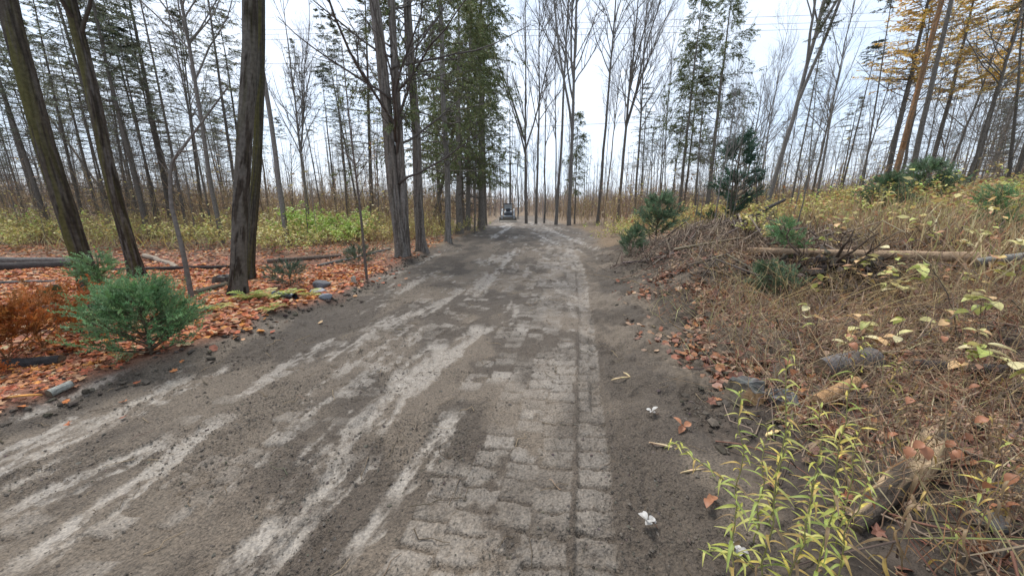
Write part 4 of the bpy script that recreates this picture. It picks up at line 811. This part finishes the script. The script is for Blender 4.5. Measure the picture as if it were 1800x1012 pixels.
for k, (u, v, pts, n, sc, lab) in enumerate([(1560, 560, [(0, 0, 0), (.05, 0, .35), (.1, -.1, .62)], 12, .95, 'bush with large cream leaves in front of the fallen log'), (1690, 690, [(0, 0, 0), (-.05, -.05, .3), (-.12, -.12, .5)], 9, 1.05, 'branch with drooping broad yellow leaves at right'), (1760, 640, [(0, 0, 0), (.0, -.1, .3), (.02, -.2, .42)], 7, .95, 'stem with orange-tan broad leaves at the right'), (1810, 740, [(0, 0, 0), (-.03, 0, .25), (-.12, -.05, .4)], 9, .95, 'yellow-green leafed branch at the right picture edge'), (1500, 520, [(0, 0, 0), (.0, 0, .3), (-.05, 0, .6)], 9, .8, 'stem with lime green leaves above the root mass'), (1760, 540, [(0, 0, 0), (.05, 0, .4), (.1, 0, .8)], 16, .75, 'bush with lemon yellow leaves near the upper right'), (1640, 600, [(0, 0, 0), (-.1, 0, .2), (-.15, -.1, .35)], 5, .9, 'low stem with two green and orange leaves'), (1500, 600, [(0, 0, 0), (.05, 0, .12), (.1, 0, .22)], 6, .8, 'small stem with green leaves below the root mass')]):
    leafy_plant('broadleaf_bush', P(u, v), pts, lab, BROAD, n, 'bush', sc, .005, (.12, .085, .065), seed=100 + k, elev=(-.5, .3), taper_leaf=False, twigs=4)
for k, (u, v, ls, n, lab) in enumerate([(1133, 935, PALE, 6, 'sprig of white leaves on the dark soil left of the goldenrod'), (1142, 735, PALE, 4, 'pale leaf sprig beside the ladder-like track'), (1290, 985, PALE, 4, 'white leaf sprig at the foot of the goldenrod'), (1490, 575, PALE, 4, 'pale leaf cluster on the bank below the root mass'), (1240, 893, RUST, 3, 'rust-red leaf sprig on the soil'), (1195, 760, RUST, 4, 'salmon leaf on the arching stem by the stump')]):
    leafy_plant('leaf_sprig', P(u, v), [(.1, 0, -.02), (.04, 0, .04), (0, 0, .07)], lab, ls, n, 'leaf sprig', .6 if ls is PALE else .6, .002, (.18, .09, .06), seed=120 + k, elev=(-.4, .5), taper_leaf=False, t0=.5)
# long bare canes arching over the right bank
for k, (u, v, d) in enumerate([(1460, 560, (.9, .2, .55)), (1690, 600, (-.7, 0, .7)), (1560, 640, (.9, 0, .5)), (1800, 600, (-.9, .1, .25)), (1650, 520, (1.0, 0, .6)), (1420, 600, (.3, .1, .5)), (1740, 820, (.4, 0, .6)), (1780, 520, (-1.1, 0, .35))]):
    r = np.random.default_rng(k); b = MB(); t = np.linspace(0, 1, 14); d = np.array(d); p = t[:, None] * d + np.stack([0 * t, 0 * t, .35 * np.sin(t * 2.6) * d[2]], 1) + r.normal(size=(14, 3)) * .012
    e = empty('bare_cane', P(u, v)); tag(e, ['thin dark cane arching right of the root mass', 'dark cane crossing in front of the fallen log', 'reddish cane leaning right over the leaves', 'grey cane reaching in from the right edge', 'dark cane above the yellow bush', 'short cane below the spruce bough', 'bare cane in the lower right weeds', 'pale grey cane curving at the right edge'][k], 'cane')
    rd = .006 * (1 - .7 * t); b.tubes(p, rd, 5, (.11, .085, .07) if k != 7 else (.24, .22, .2)); part('stem', b.mesh('cane', M_stem), e)
    l1, r1 = grow(p[None], rd[None], 7, .2, 1, (.4, .9), lambda t: .35 + 0 * t, 5, r, 0, .12, .6, .0016)
    for q_, q2 in zip(l1, r1): b = MB(); b.tubes(q_, q2, 4, (.12, .09, .075)); part('twig', b.mesh('cane_twig', M_stem), e)
# ferns
def frond(seed, L, c):
    r = np.random.default_rng(seed); b = MB(); t = np.linspace(0, 1, 16); p = np.stack([0 * t, L * t * (1 - .15 * t), L * (.75 * t - .75 * t ** 2)], 1); b.tubes(p, .003 * (1 - .7 * t), 4, c)
    for sd in (-1, 1):
        tt = np.linspace(.12, .98, 20); ps, ds = sample(p[None], tt[None]); ps = ps[0]; ln = L * .3 * np.sin(np.pi * (tt * .85 + .12)) ** .8
        dr = np.stack([np.full(20, sd * 1.), np.full(20, .45), r.normal(size=20) * .1 - .12], 1); b.blades(ps, dr, np.tile([0, 0, 1.], (20, 1)), ln, L * .045, jitter(c, 20, r, .15), .03)
    return b.mesh('fern_frond', M_leaf)
FR = [frond(k, .5, c) for k, c in enumerate([(.42, .44, .10), (.5, .48, .16), (.34, .42, .10)])]
for k, (u, v, n, sc) in enumerate([(440, 527, 7, .75), (470, 524, 6, .8), (508, 522, 5, .7), (545, 522, 4, .6), (385, 545, 4, .7), (480, 545, 4, .55)]):
    e = empty('fern', P(u, v)); tag(e, ['yellow-green fern at the foot of the blotched trunk', 'yellow fern just left of the black pipe', 'pale fern over the black pipe', 'small fern right of the black pipe', 'fern frond lying near the sapling', 'low fern on the road edge below the pipe'][k], 'fern')
    for j in range(n): part('frond', FR[(j + k) % 3], e, rot=(random.uniform(-.1, .4), 0, j * 6.283 / n + random.uniform(-.4, .4)), scale=sc * random.uniform(.8, 1.1))

# ---------------------------------------------------------------- skid steer at the end of the road
mB = flat_mat('dark_paint', (.055, .06, .07), .45); mG = flat_mat('grey_paint', (.25, .27, .29), .45); mW = flat_mat('light_panel', (.62, .65, .68), .4); mT = flat_mat('track_rubber', (.03, .03, .03), .8); mS = flat_mat('worn_steel', (.12, .105, .085), .55, .3)
mGl = flat_mat('cab_glass', (.5, .55, .6), .1, 0, .05)
def boxes(name, lst, mat, parent, bev=.02):
    import bmesh
    bm = bmesh.new()
    for (x0, x1, y0, y1, z0, z1) in lst:
        g = bmesh.ops.create_cube(bm, size=1); 
        for v_ in g['verts']: v_.co = ((x0 + x1) / 2 + v_.co.x * (x1 - x0), (y0 + y1) / 2 + v_.co.y * (y1 - y0), (z0 + z1) / 2 + v_.co.z * (z1 - z0))
    bmesh.ops.bevel(bm, geom=bm.edges[:], offset=bev, segments=2, affect='EDGES'); me = bpy.data.meshes.new(name); bm.to_mesh(me); bm.free(); me.materials.append(mat); return part(name, me, parent)
p = at(893, 40.5); e = empty('skid_steer', p); tag(e, 'compact dark skid steer loader facing the camera at the end of the road', 'loader')
def poly_prism(name, prof, x0, x1, mat, parent, bev=.015):
    import bmesh
    bm = bmesh.new(); a = [bm.verts.new((x0, yy, zz)) for yy, zz in prof]; b = [bm.verts.new((x1, yy, zz)) for yy, zz in prof]; n = len(prof)
    bm.faces.new(a); bm.faces.new(b[::-1])
    for i in range(n): bm.faces.new((a[i], b[i], b[(i + 1) % n], a[(i + 1) % n]))
    bmesh.ops.recalc_face_normals(bm, faces=bm.faces[:]); bmesh.ops.bevel(bm, geom=bm.edges[:], offset=bev, segments=1, affect='EDGES'); me = bpy.data.meshes.new(name); bm.to_mesh(me); bm.free(); me.materials.append(mat); return part(name, me, parent)
poly_prism('body', [(-.2, .3), (1.9, .35), (2.0, 1.15), (1.3, 1.2), (.1, .75), (-.25, .6)], -.5, .5, mG, e)
for sg in (-1, 1):
    tr_ = poly_prism('track', [(-.15, .12), (.0, 0), (1.5, 0), (1.75, .2), (1.7, .5), (1.4, .62), (.1, .55), (-.15, .35)], sg * .52, sg * .86, mT, e, .03)
    for k in range(4): poly_prism('track_wheel', [(.18 + .4 * k + .15 * math.cos(a), .22 + .15 * math.sin(a)) for a in np.arange(10) * .6283], sg * .86, sg * .885, mS, tr_, .008)
    poly_prism('lift_arm', [(1.8, 1.25), (1.9, 1.42), (.4, 1.2), (-.45, .75), (-.6, .35), (-.42, .3), (-.25, .62), (.5, 1.02)], sg * .6, sg * .74, mG, e)
    boxes('headlight', [(sg * .62 - .09, sg * .62 + .09, -.1, -.02, 1.12, 1.3)], mW, e)
    poly_prism('cab_post', [(.0, .75), (.1, .75), (.22, 1.95), (.12, 1.95)], sg * .43, sg * .5, mB, e); poly_prism('cab_post', [(1.2, 1.1), (1.3, 1.1), (1.25, 1.95), (1.15, 1.95)], sg * .43, sg * .5, mB, e)
boxes('cab_roof', [(-.54, .54, .08, 1.32, 1.94, 2.03)], mB, e); boxes('rear_window', [(-.42, .42, 1.2, 1.22, 1.35, 1.93)], mGl, e, .004)
st_ = boxes('seat', [(-.25, .25, .65, 1.05, .85, 1.0)], mB, e); boxes('seat_back', [(-.24, .24, .98, 1.1, 1.0, 1.45)], mB, st_); boxes('front_panel', [(-.42, .42, -.02, .04, .6, 1.0)], mB, e)
bk = poly_prism('bucket', [(-1.0, .02), (-.45, .02), (-.4, .12), (-.42, .5), (-.5, .52), (-.55, .2), (-.98, .06)], -.95, .95, mS, e)
for sg in (-1, 1): poly_prism('bucket_side', [(-.98, .03), (-.45, .03), (-.42, .5), (-.52, .5)], sg * .95, sg * .98, mS, bk, .005)
boxes('cutting_edge', [(-.97, .97, -1.06, -.96, .01, .04)], mG, bk, .006)

# ---------------------------------------------------------------- pole and wires
e = empty('wooden_pole', at(1560, 15.5)); e.rotation_euler = (0, R(2), 0); tag(e, 'smooth orange-brown wooden pole standing among the bare trees on the bank', 'pole')
t = np.linspace(0, 1, 30); part('shaft', bark_trunk(9, np.stack([0 * t, 0 * t, -.3 + 10.3 * t], 1), .1 - .03 * t, 32, 160, (.26, .135, .065), (.30, .19, .115), (.15, .1, .06), ridge=.05, moss_amt=.7), e)
b = MB(); b.tubes(np.array([[0, 0, 10.0], [0, 0, 10.05]]), np.array([.1, .02]), 16, (.2, .12, .07)); part('pole_top', b.mesh('pole_top', M_wood), e)
def wire(u0, v0, u1, v1, yd, label, rad=.012, sag=.25):
    d0, d1 = ray(u0, v0), ray(u1, v1); p0 = np.array([0, 0, CAM_H]) + d0 * yd / d0[1]; p1 = np.array([0, 0, CAM_H]) + d1 * yd / d1[1]; ext = (p1 - p0); p0 = p0 - ext * .6; p1 = p1 + ext * .6
    t = np.linspace(0, 1, 40); p = p0 + (p1 - p0) * t[:, None]; p[:, 2] -= sag * np.sin(t * np.pi); b = MB(); b.tubes(p, np.full(40, rad), 5, (.2, .2, .21)); o = part('power_line', b.mesh('power_line', flat_mat('wire_metal', (.3, .3, .32), .5, .3))); tag(o, label, 'wire')
wire(820, 42, 1480, 22, 48, 'topmost of the three overhead wires crossing above the road', .02); wire(820, 52, 1480, 36, 48.5, 'middle one of the three overhead wires above the road', .02); wire(820, 62, 1480, 47, 49, 'lowest of the three high overhead wires above the road', .02)
wire(830, 226, 1200, 210, 46, 'single lower wire crossing at mid height behind the roadside trees', .025, .1); wire(70, 109, 380, 111, 40, 'pale overhead wire crossing the left woods', .02, .05)


r = np.random.default_rng(21); mb = MB()
q = region(5200, 2.4, 9.5, 4.6, 12, lambda a, b: np.exp(-((a - 5.3) / 1.7) ** 2 - ((b - 8.0) / 2.2) ** 2), r); lying(0, q, .8, .008, pick([(.16, .12, .09), (.24, .18, .13), (.1, .075, .06)], len(q), r), r, H, .16)
q = region(900, 1.4, 7, 2.2, 7, lambda a, b: sstep(.9, 1.5, a - xright(b)) * .9, r); lying(0, q, .6, .005, pick([(.2, .15, .11), (.3, .22, .15), (.12, .09, .07)], len(q), r), r, H, .1)
q = region(190, 2.8, 9, 5, 11.5, lambda a, b: np.exp(-((a - 5.6) / 1.6) ** 2 - ((b - 8.3) / 2) ** 2), r); lying(0, q, 1.9, .022, pick([(.15, .12, .10), (.09, .075, .065), (.22, .17, .13)], len(q), r), r, H, .2)
tag(part('brush_pile', mb.mesh('brush_pile', M_stem)), 'pile of torn branches and roots on the pushed-up dirt bank', 'branches', kind='stuff')
mb = MB(); q = region(5000, 2.2, 9, 4, 12, lambda a, b: sstep(.9, 2, a - xright(b)) * .8, r); scatter_leaves(mb, q, H(q[:, 0], q[:, 1]) + .02, .09, pick(LITR + [(.5, .36, .24)], len(q), r), r, shape=MAPLE[::2], tilt=.6)
tag(part('leaf_litter', mb.mesh('leaf_litter', M_litter, False)), 'brown dead leaves caught in the torn branches on the dirt bank', 'leaves', kind='stuff')
r = np.random.default_rng(22); mb = MB()
q = np.concatenate([region(1300, 1.3, 6, .9, 4.6, lambda a, b: sstep(.75, 1.3, a - xright(b) + .5 * (fbm(a * 2, b * 2, 2, 33) - .5)), r)])
stems(mb, q, .25, .7, .0022, pick(BROWN, len(q), r), r, .8, .6)
tag(part('dead_grass', mb.mesh('dead_grass', M_stem)), 'dead straw-coloured grass and stalks on the near right bank', 'grass', kind='stuff')

# seed-headed dead weeds and red stems crowding the near right corner
r = np.random.default_rng(55)
spots = [(1470, 800), (1520, 760), (1560, 860), (1610, 780), (1660, 720), (1700, 780), (1740, 720), (1780, 800), (1500, 720), (1640, 870), (1720, 880), (1790, 900), (1540, 940), (1690, 1000), (1470, 1000), (1760, 1000)]
DW = ['brown seed-headed weed ' + t_ for t_ in ('beside the split wood piece', 'right of the split wood piece', 'before the rotten log', 'behind the rotten log', 'among red leaves behind the rotten log', 'right of the rotten log top', 'near the dark stick log', 'at the right edge above the stone', 'just right of the cut stumps', 'leaning over the rotten log', 'behind the dark stone', 'at the right edge beside the stone', 'at the lower end of the rotten log', 'at the bottom edge below the stone', 'at the right of the goldenrod clump bottom', 'in the bottom right corner')]
for k, (u, v) in enumerate(spots):
    h = r.uniform(.35, .6); dx = r.normal() * .1; e = leafy_plant('dead_weed', P(u, v), [(0, 0, -.02), (dx * .4, .02, h * .55), (dx, .03, h)], DW[k], [GOLD[6], GOLD[5], RUST[1]], 9, 'weed', .7, .003, (.2, .13, .085), seed=200 + k, elev=(-.5, .4), hang=.4, twigs=3)
    b = MB(); n = 90; c = np.array([dx, .03, h]) + r.normal(size=(n, 3)) * [.025, .025, .05]; b.blades(c, r.normal(size=(n, 3)), r.normal(size=(n, 3)), .022, .009, jitter((.22, .145, .09), n, r, .3), .05); tag(part('seed_head', b.mesh('seed_head', M_stem), e), kind='stuff')

# straw grass, thin saplings and more yellow shrubs on the banks
def grass(label, q, L, W, cols, r, lean=.5):
    mb = MB(); n = len(q); p = np.stack([q[:, 0], q[:, 1], H(q[:, 0], q[:, 1]) - .02], 1); v = fbm(q[:, 0] * .8, q[:, 1] * .8, 3, 61)
    mb.blades(p, r.normal(size=(n, 3)) * [lean, lean, .1] + [0, 0, 1], r.normal(size=(n, 3)), L * (.4 + 1.2 * v) * r.uniform(.6, 1.3, n), W, pick(cols, n, r), .12)
    tag(part('dry_grass', mb.mesh('dry_grass', M_leaf)), label, 'grass', kind='stuff')
STRAW = [(.50, .40, .22), (.42, .32, .18), (.58, .48, .28), (.36, .25, .14), (.44, .42, .18), (.40, .22, .12)]
r = np.random.default_rng(66)
grass('straw-coloured dead grass covering the right bank', region(42000, 2.6, 26, 4.0, 26, lambda a, b: sstep(2.8, 4.6, a - xright(b) - 1.3 * (b > 4.5) * (b < 11.5) + 1.2 * (fbm(a * .6, b * .6, 3, 12) - .5)), r), .6, .02, STRAW, r)
grass('straw-coloured dead grass on the left woods floor', region(34000, -30, -3.5, 10.5, 28, lambda a, b: sstep(1.2, 2.6, xleft(b) - a) * sstep(11.5, 16, b) * sstep(.4, .56, fbm(a * .35, b * .35, 3, 29)), r), .75, .025, STRAW + YEL[:2], r)
grass('far pale brush closing the view beyond the road', region(26000, -130, 150, 52, 125, lambda a, b: np.clip(np.abs(a - 1) / 4, .35, 1), r), 4.6, .1, [(.34, .26, .2), (.28, .22, .18), (.42, .33, .24)], r, .25)
grass('dead grass stalks tangled on the near right bank', region(5200, 1.4, 7, .9, 5.5, lambda a, b: sstep(.6, 1.4, a - xright(b) + .8 * (fbm(a * 1.6, b * 1.6, 2, 33) - .5)), r), .4, .007, STRAW + LITR[:2], r, .8)
for k in range(44):
    u = random.uniform(1090, 1830); yd = random.uniform(7.5, 20)
    if u < 1300 and yd < 12: yd += 6
    place_tree('shrub', random.choice(S_y + [S_y[0], S_o]), at(u, yd), rz(), random.uniform(.55, 1.0), 'leafy autumn shrub on the right bank ' + zone(u, 0).split(',')[0], 'autumn shrubs on the right', cat='shrub', names=('stems', 'leaves'))
for k in range(34):
    u = random.uniform(1150, 1830) if k % 3 else random.uniform(0, 680); yd = random.uniform(8, 17) if k % 3 else random.uniform(12, 20)
    place_tree('bare_sapling', THIN[k % 4], at(u, yd), rz(), random.uniform(.22, .42), 'bare twiggy sapling ' + zone(u, 0).split(',')[0], 'bare saplings in the brush', names=('trunk', 'twigs'))
for k in range(16):
    u = random.uniform(0, 680); yd = random.uniform(13, 19)
    place_tree('shrub', S_g if 480 < u < 640 else S_y[k % 2], at(u, yd), rz(), random.uniform(.8, 1.25), 'tall leafy shrub in the left woods ' + zone(u, 0).split(',')[0], 'tall shrubs on the left', cat='shrub', names=('stems', 'leaves'))

# more broad-leaved stems scattered over the right bank
r = np.random.default_rng(91)
WH = ['left of the fallen log end', 'below the fallen log middle', 'above the fallen log middle', 'right of the root mass', 'behind the root mass', 'above the grey log', 'right of the grey log', 'beside the right picture edge, upper', 'beside the right picture edge, middle', 'in front of the grey stem', 'behind the dark stick log', 'below the broken spruce top', 'above the fallen log right end', 'between root mass and cut stumps']
for k, (u, v) in enumerate([(1420, 500), (1560, 520), (1590, 440), (1530, 535), (1470, 440), (1480, 640), (1570, 650), (1790, 500), (1795, 590), (1720, 590), (1690, 640), (1440, 480), (1690, 470), (1430, 600)]):
    h = r.uniform(.3, .6); leafy_plant('broadleaf_bush', P(u, v), [(0, 0, -.02), (r.normal() * .05, 0, h * .5), (r.normal() * .12, -.05, h)], 'stem with broad yellowish leaves ' + WH[k], BROAD, int(r.integers(7, 13)), 'bush', r.uniform(.6, .85), .0045, (.14, .10, .075), seed=300 + k, elev=(-.6, .3), taper_leaf=False, twigs=3)
